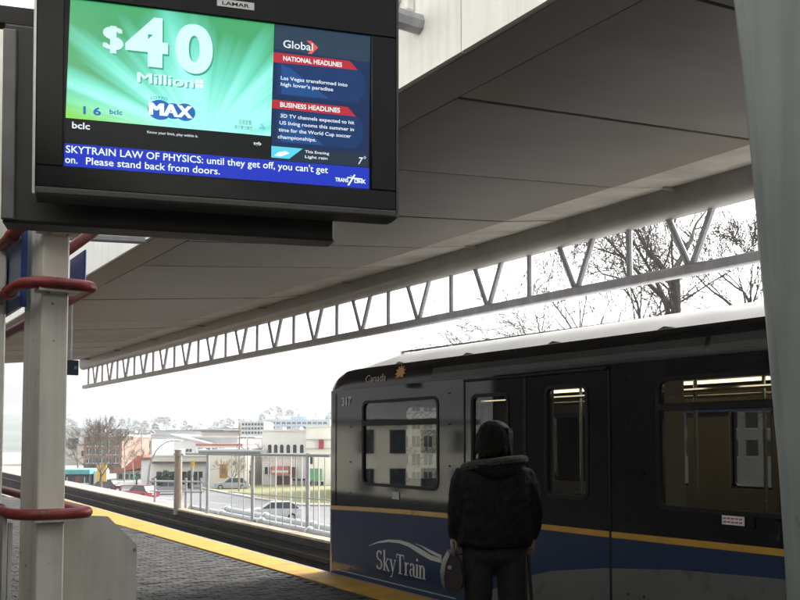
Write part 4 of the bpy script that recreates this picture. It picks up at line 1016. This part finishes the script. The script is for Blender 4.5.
# grey block, red-roofed shop
b = Bld('grey_block', 122, 152, 185, 'grey block with pale window bands right of the brick block')
b.box(122, 152, 441, 0, 0, 18, 'wall', M['gbld'], zb=0)
for y in (444, 452, 460):
    for x in (124,129.5,135,140.5,146): b.win(x, x+4, y, y+4.2)
b.box(121, 153, 439.5, 441, -.4, 18.4, 'parapet', M['wframe'])
b = Bld('red_roofed_shop', 116, 145, 138, 'low shop with a sloping orange red roof beside the grey block')
b.box(117, 144, 471, 0, 0, 8, 'wall', M['gbld'], zb=0)
a, z0 = b.l(115, 473); c_, z1 = b.l(145.5, 460)
MB().prism([(a, z0), (c_, z0+.9), (c_, z1+.7), (c_-.8, z1+.7), (a+2.0, z0+1.0)], (0,-1.2,0), (1,0,0), (0,0,1), (0,10,0)).build('roof', mat('orange_red_roof', (.42,.11,.06), .7), b.o, local=True)
for x in (119,125,131,137): b.win(x, x+4, 474, 479)
# teal-roofed kiosk
b = Bld('kiosk', 58, 92, 112, 'small dark kiosk with a teal roof band at the left of the street')
b.box(60, 90, 474, 0, 0, 6, 'wall', mat('dark_kiosk_wall', (.05,.05,.07), .6), zb=0); b.box(58, 92, 469.5, 474, -.6, 6.6, 'roof_band', mat('teal_band', (.10,.36,.36), .5))
b.box(76, 80, 476, 486, -.06, 0, 'door', mat('kiosk_red_door', (.22,.05,.04), .5)); b.win(63, 73, 477, 483); b.win(82, 89, 477, 483)
b.box(91.5, 97, 471, 0, 1, 5, 'side_wall', M['wbld'], zb=0)
# large white hall behind the shop, grid-fronted office, pale blue block
b = Bld('white_hall', 128, 214, 225, 'wide white hall with a shallow gable behind the cream shop')
a, zt = b.l(128, 446); c_, _ = b.l(214, 446); m_, zr = b.l(170, 436)
MB().prism([(a,0),(c_,0),(c_,zt),(m_,zr),(a,zt)], (0,0,0), (1,0,0), (0,0,1), (0,30,0)).build('wall', M['wbld'], b.o, local=True)
MB().prism([(a-.6,zt-.2),(m_,zr),(c_+.6,zt-.2),(c_+.6,zt+.3),(m_,zr+.5),(a-.6,zt+.3)], (0,-.4,0), (1,0,0), (0,0,1), (0,30.8,0)).build('roof', M['rooff'], b.o, local=True)
for x in range(6): b.win(150+x*9, 156+x*9, 449, 452)
b = Bld('office_block', 241, 264, 270, 'pale office block with a fine window grid above the shops')
b.box(241, 264, 421.5, 0, 0, 20, 'wall', M['gbld'], zb=0)
for i in range(7):
    for j in range(5): b.win(241.8+i*3.15, 244.0+i*3.15, 423.2+j*4.2, 425.6+j*4.2)
b = Bld('blue_block', 264, 330, 420, 'long pale blue block on the rise behind the white block')
b.box(264, 330, 419.5, 0, 0, 25, 'wall', M['pbld'], zb=0); b.box(290, 306, 416.5, 419.5, 4, 20, 'penthouse', M['pbld'])
for i in range(12): b.win(266+i*5.2, 269.6+i*5.2, 422, 424.2); b.win(266+i*5.2, 269.6+i*5.2, 426.5, 428.7)
b = Bld('low_store', 196, 243, 205, 'low white store with a red trim line behind the cream shop')
b.box(196, 243, 446, 0, 0, 20, 'wall', M['wbld'], zb=0); b.box(196, 243, 443.6, 446, -.4, 20.4, 'red_trim', mat('dull_red_trim', (.40,.16,.14), .7))
for x in range(6): b.win(198+x*7.2, 203+x*7.2, 448, 451)
# apartment block seen through the train's windows
b = Bld('apartment_block', 350, 470, 95, 'cream apartment block behind the train')
b.box(350, 470, 395, 0, 0, 16, 'wall', M['cbld'], zb=0); b.box(348, 472, 391, 395, -.5, 16.5, 'roof_edge', M['pbld'])
for y in (400, 418, 436, 454, 472):
    for x in range(352, 466, 12): b.win(x, x+8, y, y+11)
b = Bld('brick_apartments', 500, 620, 80, 'brown apartment block behind the train')
b.box(500, 620, 400, 0, 0, 16, 'wall', M['gbld'], zb=0); b.box(498, 622, 396, 400, -.5, 16.5, 'roof_edge', M['roofd'])
for y in (405, 428, 451):
    for x in range(504, 612, 15): b.win(x, x+9, y, y+13)
b = Bld('grey_workshop', 640, 820, 60, 'grey workshop behind the train')
b.box(640, 820, 405, 0, 0, 16, 'wall', M['gbld'], zb=0); b.box(638, 822, 400, 405, -.5, 16.5, 'roof_edge', M['roofd'])
for y in (412, 440):
    for x in range(646, 810, 20): b.win(x, x+12, y, y+16)
# blocks across the opposite street (reflected in the train)
for i, (x, y, w, d, h, mm, lab) in enumerate(((-46,52,16,12,8.5,'wbld','white block across the opposite street, farthest along'), (-60,32,12,14,9,'gbld','grey block across the opposite street'), (-38,75,14,10,7.5,'cbld','cream block across the opposite street, beyond the white one'), (-50,6,18,12,9.5,'brick','brick block across the opposite street'))):
    root = empty('street_block', (x, y, GZ), .35, lab, 'building')
    MB().box((-w/2,-d/2,0),(w/2,d/2,h)).build('wall', M[mm], root, local=True); MB().box((-w/2-.3,-d/2-.3,h),(w/2+.3,d/2+.3,h+.5)).build('parapet', M['roofd'], root, local=True)
    for s in range(2):
        for k in range(4):
            o = MB().box((w/2-.02, -d/2+1+k*(d-2)/4, 1.2+s*3.6), (w/2+.05, -d/2+1+k*(d-2)/4+1.5, 3.4+s*3.6)).build('window', GLB, root, local=True)
            MB().box((w/2, -d/2+.9+k*(d-2)/4, 1.05+s*3.6), (w/2+.15, -d/2+2.6+k*(d-2)/4, 1.2+s*3.6)).build('sill', M['wframe'], o, local=True)
            MB().box((-w/2+1+k*(w-2)/4, -d/2-.05, 1.2+s*3.6), (-w/2+1+k*(w-2)/4+1.5, -d/2+.02, 3.4+s*3.6)).build('window', GLB, root, local=True)

# ------------------------------------------------------------------ hill with houses
rh = random.Random(21)
def hill_h(a, r):
    """terrain height (above street) by bearing a (px) and distance r"""
    t = max(0, min(1, (r-380)/900)); t = t*t*(3-2*t)
    ridge = 27+7*math.sin(a*.021+1.2)+5*math.sin(a*.05)+3*math.sin(a*.11+2)
    return GZ-.5 + t*(ridge+6) + 1.5*math.sin(r*.013+a*.06)*t
def hpt(a, r):
    d = FH + RT*((a-400)/FPX); p = EYE+d*r; return Vector((p.x, p.y, hill_h(a, r)))
mb = MB(); cols = list(range(-700, 1700, 22)); rws = [330, 400, 460, 520, 600, 700, 800, 900, 1000, 1120, 1250, 1400, 1700, 2100]
vs = [hpt(a, r) for r in rws for a in cols]; n = len(cols)
mb.add(vs, [(i*n+j, i*n+j+1, (i+1)*n+j+1, (i+1)*n+j) for i in range(len(rws)-1) for j in range(n-1)])
M['hill'] = mat('wooded_hillside', (.10,.115,.11), .95, .3, .012, col2=(.07,.085,.06))
o = mb.build('hill', M['hill'], smooth=True); tag(o, 'built-up hillside on the skyline', kind='structure')
hm = [mat('house_wall_%d' % i, c, .8, .05, .2) for i, c in enumerate(((.70,.69,.66),(.60,.60,.58),(.45,.52,.58),(.55,.45,.38),(.40,.42,.43)))]
hr = [mat('house_roof_%d' % i, c, .9, .1, .5) for i, c in enumerate(((.16,.15,.15),(.25,.22,.21),(.33,.34,.36)))]
HL = 'small pale house on the distant hillside'
for k in range(120):
    a = rh.uniform(55, 420); r = rh.choice((rh.uniform(420, 700), rh.uniform(650, 1250))); p = hpt(a, r)
    w, d, h = rh.uniform(7, 12), rh.uniform(6, 9), rh.uniform(3, 5.5); rt = rh.uniform(1.5, 3.2)
    root = empty('hillside_house', p, rh.uniform(-.7, .7)-YAW, HL, 'house', 'houses on the distant hillside')
    MB().box((-w/2,-d/2,-2),(w/2,d/2,h)).build('wall', rh.choice(hm), root, local=True)
    MB().prism([(-w/2-.5,h),(w/2+.5,h),(0,h+rt)], (0,-d/2-.5,0), (1,0,0), (0,0,1), (0,d+1,0)).build('roof', rh.choice(hr), root, local=True)
    for q in (-.25, .25): MB().box((w*q-1,-d/2-.08,h*.35),(w*q+1,-d/2+.02,h*.75)).build('window', GLB, root, local=True)
TL_ = 'low pale building in the middle distance of the town'
for k in range(46):
    a = rh.uniform(50, 430); D = rh.uniform(215, 430); p = at(a, 440, D); h = rh.uniform(4, 9)+max(0, (D-250))*.012; w = rh.uniform(12, 26); d = rh.uniform(10, 16)
    root = empty('town_building', (p.x, p.y, GZ), rh.uniform(-.4, .4)-YAW, TL_, 'building', 'low buildings in the middle distance')
    MB().box((-w/2,-d/2,0),(w/2,d/2,h)).build('wall', rh.choice(hm), root, local=True)
    MB().box((-w/2-.3,-d/2-.3,h),(w/2+.3,d/2+.3,h+.5)).build('parapet', rh.choice(hr+[M['rooff']]), root, local=True)
    for q in range(int(w/4)):
        MB().box((-w/2+1+q*4,-d/2-.08,h*.45),(-w/2+3.4+q*4,-d/2+.02,h*.75)).build('window', GLB, root, local=True)
# hillside trees: one mass of small leaf faces
M['leafd'] = mat('far_evergreen', (.10,.135,.14), .9, .2, .3)
mb = MB()
for k in range(420):
    a = rh.uniform(40, 440); r = rh.uniform(400, 1250); p = hpt(a, r); hh = rh.uniform(4, 9); ww = hh*rh.uniform(.3, .6)
    for q in range(26):
        z = rh.uniform(.1, 1); rr_ = ww*(1-z*.8)*rh.uniform(.3, 1); t = rh.uniform(0, 6.28); c = p+Vector((rr_*math.cos(t), rr_*math.sin(t), hh*z)); s = hh*.13
        mb.add([c+Vector((rh.uniform(-s,s), rh.uniform(-s,s), rh.uniform(-s,s))) for _ in range(3)], [(0,1,2)])
o = mb.build('hillside_trees', M['leafd'], kind='stuff'); tag(o, 'dark trees scattered over the distant hillside', 'trees')

# ------------------------------------------------------------------ bare trees
def bare_tree(base, h, seed, trunk_r, fork, spread, m, label, name='bare_tree', lean=(0,0), twig=.012, depth=6, n0=4, group=None, up=.1, tips=False):
    rt = random.Random(seed); root = empty(name, base, 0, label, 'tree', group)
    B = Vector(base); tm = MB(); cm = MB()
    top = B+Vector((lean[0], lean[1], h*fork))
    tm.tube([B-Vector((0,0,.2)), B+Vector((0,0,h*.03)), B.lerp(top,.5)+Vector((rt.uniform(-.1,.1),rt.uniform(-.1,.1),0)), top], [trunk_r*1.5, trunk_r*1.1, trunk_r*.9, trunk_r*.75], 10)
    def grow(p, d, l, r, lev):
        pts = [p]; rs = [r]; q = p.copy(); dd = d.copy(); ns = 4
        for i in range(ns):
            dd = (dd+Vector((rt.gauss(0,.11), rt.gauss(0,.11), rt.gauss(0,.09)+up*.5))).normalized()
            q = q+dd*l/ns; pts.append(q.copy()); rs.append(r*(1-.55*(i+1)/ns))
            if lev > 0 and i >= 1:
                for _ in range(1 if lev > 1 else 2):
                    if rt.random() < .74:
                        ax = dd.cross(Vector((rt.gauss(0,1), rt.gauss(0,1), rt.gauss(0,1)))).normalized()
                        nd = (dd*math.cos(spread)+ax*math.sin(spread)*rt.uniform(.7,1.3)).normalized()
                        grow(q.copy(), nd, l*rt.uniform(.6,.9), max(rs[-1]*rt.uniform(.55,.75), twig), lev-1)
        cm.tube(pts, [max(x, twig*.6) for x in rs], 5 if lev > 2 else 3, cap=False)
        if lev > 0: grow(q.copy(), (dd+Vector((rt.gauss(0,.25),rt.gauss(0,.25),rt.gauss(0,.2)))).normalized(), l*.65, max(rs[-1], twig), lev-1)
    for k in range(n0):
        a = 2*math.pi*(k+rt.uniform(-.3,.3))/n0; e = rt.uniform(.5, 1.1)
        grow(top-Vector((0,0,h*fork*.06*k)), Vector((math.cos(a)*math.cos(e), math.sin(a)*math.cos(e), math.sin(e))), h*(1-fork)*.42, trunk_r*rt.uniform(.45,.62), depth-2)
    tm.build('trunk', m, root, smooth=True); cm.build('crown', m, root)
    return root
def base_at(x, D): p = at(x, 440, D); return Vector((p.x, p.y, GZ))
bare_tree(base_at(678, 30), 18.0, 11, .21, .655, .60, M['bark'], 'large bare tree with a straight trunk behind the train, second from the column', twig=.012, n0=6, up=.05, depth=6)
bare_tree(base_at(775, 33), 17.0, 31, .18, .62, .60, M['bark'], 'bare tree partly hidden behind the curved column', twig=.016, n0=6, up=.05)
bare_tree(base_at(640, 34), 17.0, 5, .19, .55, .60, M['bark'], 'bare tree behind the train with a low fork, third from the column', twig=.012, n0=7, up=.05, lean=(.3,0))
bare_tree(base_at(556, 40), 15.5, 23, .17, .50, .70, M['bark'], 'low spreading bare tree above the train roof, farthest left of the five', twig=.013, n0=7, up=-.02)
bare_tree(base_at(603, 37), 15.5, 44, .15, .50, .62, M['bark'], 'slender bare tree above the train roof, second from the left', twig=.012, n0=6, up=.02)
bare_tree(base_at(102, 100), 8.8, 8, .16, .30, .55, M['bark2'], 'bare street tree in front of the brick block', twig=.022, n0=5, up=.10)
for px_, D, h, sd, lab in ((78,150,9,2,'small bare tree left of the brick block'), (88,128,7.5,3,'bare tree beside the teal kiosk'), (126,150,8,4,'thin bare tree in front of the grey block'), (137,118,5.5,6,'young bare tree beside the lamp post'), (232,112,4.5,9,'little bare tree by the blank cream wall'), (251,118,6.5,12,'bare tree between the cream shop and the white block')):
    bare_tree(base_at(px_, D), h, sd, .12, .3, .55, M['bark2'], lab, twig=.02, depth=5, n0=4)
# clipped shrubs by the shop
M['leaf'] = mat('dark_shrub_leaf', (.045,.065,.035), .8, .25, 3)
def shrub(px_, D, h, w, label):
    rt = random.Random(int(px_*7)); base = base_at(px_, D); root = empty('shrub', base, 0, label, 'shrub', 'shrubs along the shop front'); mb = MB()
    for k in range(500):
        z = rt.uniform(.05, 1); r = w*math.sqrt(max(.05, 1-(2*z-1)**2))*rt.uniform(.6, 1.05); t = rt.uniform(0, 6.28)
        c = base+Vector((r*math.cos(t), r*math.sin(t), h*z)); s = .16
        mb.add([c+Vector((rt.uniform(-s,s),rt.uniform(-s,s),rt.uniform(-s,s))) for _ in range(3)], [(0,1,2)])
    mb.build('foliage', M['leaf'], root); MB().tube([base, base+Vector((0,0,h*.4))], .06, 6).build('stem', M['bark'], root)
shrub(159, 113, 1.5, .9, 'round dark shrub at the left end of the shop front'); shrub(166, 113, 2.2, .8, 'tall dark shrub in front of the shop windows'); shrub(172, 113, 2.0, .7, 'dark shrub next to the wooden post'); shrub(191, 113, 2.2, .6, 'narrow dark shrub right of the wooden post')

# ------------------------------------------------------------------ cars
def car(px_, py_, heading, paint, label, L=4.2, W=1.72, H=1.42, suv=0):
    p = gnd(px_, py_); root = empty('parked_car', (p.x, p.y, GZ+.006), heading, label, 'car')
    def sec(x, zlo, zhi, w): return [(x,-w,zlo),(x,w,zlo),(x,w*1.0,(zlo+zhi)/2),(x,w*.93,zhi),(x,-w*.93,zhi),(x,-w*1.0,(zlo+zhi)/2)]
    h = W/2; hb = .86+.1*suv
    MB().loft([sec(-L/2,.42,.70,h*.82), sec(-L/2+.12,.26,.80,h*.94), sec(-L/2+.9,.22,hb,h), sec(0,.22,hb+.02,h), sec(L/2-.9,.22,hb,h), sec(L/2-.1,.26,hb-.06,h*.96), sec(L/2,.38,.62,h*.86)][::1], cap=True).build('body', paint, root, True, local=True)
    def cab(x, z, w): return [(x,-w,z),(x,w,z)]
    x0, x1, x2, x3 = -L*.22, -L*.05, L*.30, L*(.42+.03*suv)
    g = MB().loft([[(x0,-h*.9,hb),(x0,h*.9,hb)], [(x1,-h*.74,H),(x1,h*.74,H)], [(x2,-h*.74,H),(x2,h*.74,H)], [(x3,-h*.88,hb),(x3,h*.88,hb)]], closed=False)
    for s in (-1, 1): g.add([(x0,s*h*.9,hb),(x1,s*h*.74,H),(x2,s*h*.74,H),(x3,s*h*.88,hb)], [(0,1,2,3)])
    g.build('greenhouse', GLB, root, local=True)
    MB().loft([[(x1-.06,-h*.75,H-.03),(x1-.06,h*.75,H-.03),(x1-.06,h*.72,H+.02),(x1-.06,-h*.72,H+.02)], [(x2+.08,-h*.75,H-.03),(x2+.08,h*.75,H-.03),(x2+.08,h*.72,H+.02),(x2+.08,-h*.72,H+.02)]], cap=True).build('roof', paint, root, local=True)
    for s in (-1, 1):
        MB().tube([(.12, s*h*.91, hb), (.10, s*h*.76, H)], .035, 5).build('pillar', paint, root, local=True)
        for xw in (-L*.31, L*.31):
            w = MB().tube([(xw, s*(h-.2), .31), (xw, s*(h+.01), .31)], .31, 16).build('wheel', M['trubber'], root, local=True); MB().tube([(xw, s*(h+.0), .31), (xw, s*(h+.02), .31)], .19, 12).build('rim', M['galv'], w, local=True)
        MB().box((L/2-.07, s*h*.62-.14, .62), (L/2+.005, s*h*.62+.14, .76)).build('tail_light', mat('tail_light_red', (.4,.02,.02), .3), root, local=True)
        MB().box((-L/2-.005, s*h*.6-.16, .56), (-L/2+.1, s*h*.6+.16, .70)).build('headlight', M['wframe'], root, local=True)
    MB().box((L/2-.02, -.26, .48), (L/2+.012, .26, .60)).build('number_plate', M['wframe'], root, local=True)
car(140, 499, -YAW-.5, mat('red_car_paint', (.38,.03,.06), .25, .05, coat=.5), 'small red car on the street below', L=3.8)
car(104, 491.5, -YAW-.2, mat('dark_violet_car_paint', (.05,.045,.07), .25, .05, coat=.5), 'dark car on the street near the yellow board', L=3.9)
car(273, 521, -YAW+.25, mat('silver_car_paint', (.48,.49,.50), .3, .05, metal=.4, coat=.5), 'silver estate car parked below the railing', L=4.2, suv=1)
car(168, 494, -YAW+.1, mat('grey_car_paint', (.22,.23,.25), .3, .05, coat=.5), 'grey car parked left of the wooden post', L=3.9)
car(232, 489.5, -YAW+.1, mat('pale_car_paint', (.35,.36,.38), .3, .05, coat=.5), 'pale grey car parked by the blank cream wall', L=4.2)

# ------------------------------------------------------------------ street furniture
p = gnd(148, 488); D_ = (p-EYE).dot(FH)
sl2 = empty('street_lamp', p, label='tall arched street lamp curving over the street', cat='street lamp')
arcp = [at(x, y, D_) for x, y in ((148,487),(148.3,478),(149.5,467),(152,458.5),(156,451),(161,445.5),(167,442),(174,440.4))]
MB().tube(arcp, [.15,.14,.13,.12,.11,.09,.08,.07], 8).build('mast', M['steel'], sl2, smooth=True)
hd = at(178, 440.6, D_); MB().sphere(hd, .55, 12, 8, (1.1,.6,.22)).build('lamp_head', M['galv'], sl2, smooth=True)
MB().tube([p, p+Vector((0,0,.6))], [.28,.2], 8).build('base', M['steel'], sl2)
p = gnd(101.5, 493); D_ = (p-EYE).dot(FH)
ys_ = empty('street_board', p, label='yellow notice board on a dark post in the street', cat='sign')
a, c_ = at(96.8, 481.5, D_), at(106.3, 464.5, D_)
MB().prism([(0,0),(1,0),(1,1),(0,1)], a, RT*((c_-a).dot(RT)), Vector((0,0,c_.z-a.z)), FH*.12).build('board', mat('yellow_board_paint', (.72,.48,.04), .6, .12, 2), ys_)
m1 = (a+c_)/2; MB().tube([p, Vector((m1.x, m1.y, a.z))], .16, 8).build('post', mat('dark_green_post', (.05,.06,.03), .7), ys_)
p = gnd(117.5, 493.5); D_ = (p-EYE).dot(FH)
rs_ = empty('street_box', p, label='dark red roadside box with a white panel', cat='box')
a, c_ = at(114.5, 492, D_), at(120.5, 485.8, D_); wv = (c_-a).dot(RT)
MB().prism([(0,0),(wv,0),(wv,c_.z-a.z),(0,c_.z-a.z)], a, RT, (0,0,1), FH*.5).build('cabinet', mat('maroon_box_paint', (.10,.015,.025), .5), rs_)
MB().prism([(wv*.3,.1),(wv*.75,.1),(wv*.75,.38),(wv*.3,.38)], a-FH*.02, RT, (0,0,1), FH*.018).build('label_panel', M['wframe'], rs_)
MB().prism([(wv*.3,-.3),(wv*.7,-.3),(wv*.7,0),(wv*.3,0)], a+FH*.15, RT, (0,0,1), FH*.2).build('plinth', M['conc'], rs_)
p = gnd(135, 490); D_ = (p-EYE).dot(FH)
gs = empty('street_name_sign', p, label='green street sign on a thin pole left of the arched lamp', cat='sign')
MB().tube([p, at(132.5, 462, D_)], .05, 6).build('pole', M['steel'], gs)
a = at(131, 480, D_); MB().prism([(0,0),(.9,0),(.9,.45),(0,.45)], a, RT, (0,0,1), FH*.03).build('plate', mat('green_sign_paint', (.05,.22,.14), .5), gs)
for px_, yt, yb, D_, r, lab in ((239.5,423,489,105,.14,'brown utility pole in front of the office block'), (125,432,480,130,.10,'thin grey utility pole behind the red roofed shop'), (142,426,478,140,.12,'grey utility pole left of the arched lamp'), (247.5,432,489,110,.08,'slim pole right of the brown utility pole')):
    b0 = base_at(px_, D_); t0 = at(px_, yt, D_); up_ = empty('utility_pole', b0, label=lab, cat='pole')
    MB().tube([b0, Vector((b0.x, b0.y, t0.z))], [r, r*.7], 8).build('shaft', M['wood'] if 'brown' in lab else M['steel'], up_, smooth=True)
    MB().box((b0.x-.9, b0.y-.06, t0.z-.7), (b0.x+.9, b0.y+.06, t0.z-.58)).build('crossarm', M['wood'], up_)

# overhead wires between the utility poles
def wire(a, b, label):
    pts = [a.lerp(b, t/10)-Vector((0,0,1.2*4*(t/10)*(1-t/10))) for t in range(11)]
    tag(MB().tube(pts, .022, 4).build('overhead_wire', M['steel']), label, 'wire')
def ptop(x, y, D): return at(x, y, D)-Vector((0,0,.55))
wire(ptop(239.5,423,105), ptop(142,426,140), 'sagging overhead wire between the two tallest utility poles')
wire(ptop(142,426,140), ptop(125,432,130), 'short overhead wire left of the arched lamp')
wire(ptop(239.5,423,105), ptop(247.5,432,110), 'short overhead wire beside the brown utility pole')
# ------------------------------------------------------------------ haze
hz_m = bpy.data.materials.new('haze_air'); hz_m.use_nodes = True; nt = hz_m.node_tree; nt.nodes.remove(nt.nodes['Principled BSDF'])
pv = nt.nodes.new('ShaderNodeVolumePrincipled'); pv.inputs['Color'].default_value = (.93,.96,1,1); pv.inputs['Density'].default_value = HAZE; pv.inputs['Anisotropy'].default_value = .2
nt.links.new(pv.outputs[0], nt.nodes['Material Output'].inputs['Volume'])
if HAZE:
    o = MB().box((-2600,-2600,GZ-1.6), (2600,2600,60)).build('haze', hz_m, kind='stuff'); tag(o, 'pale winter haze over the town', 'haze')
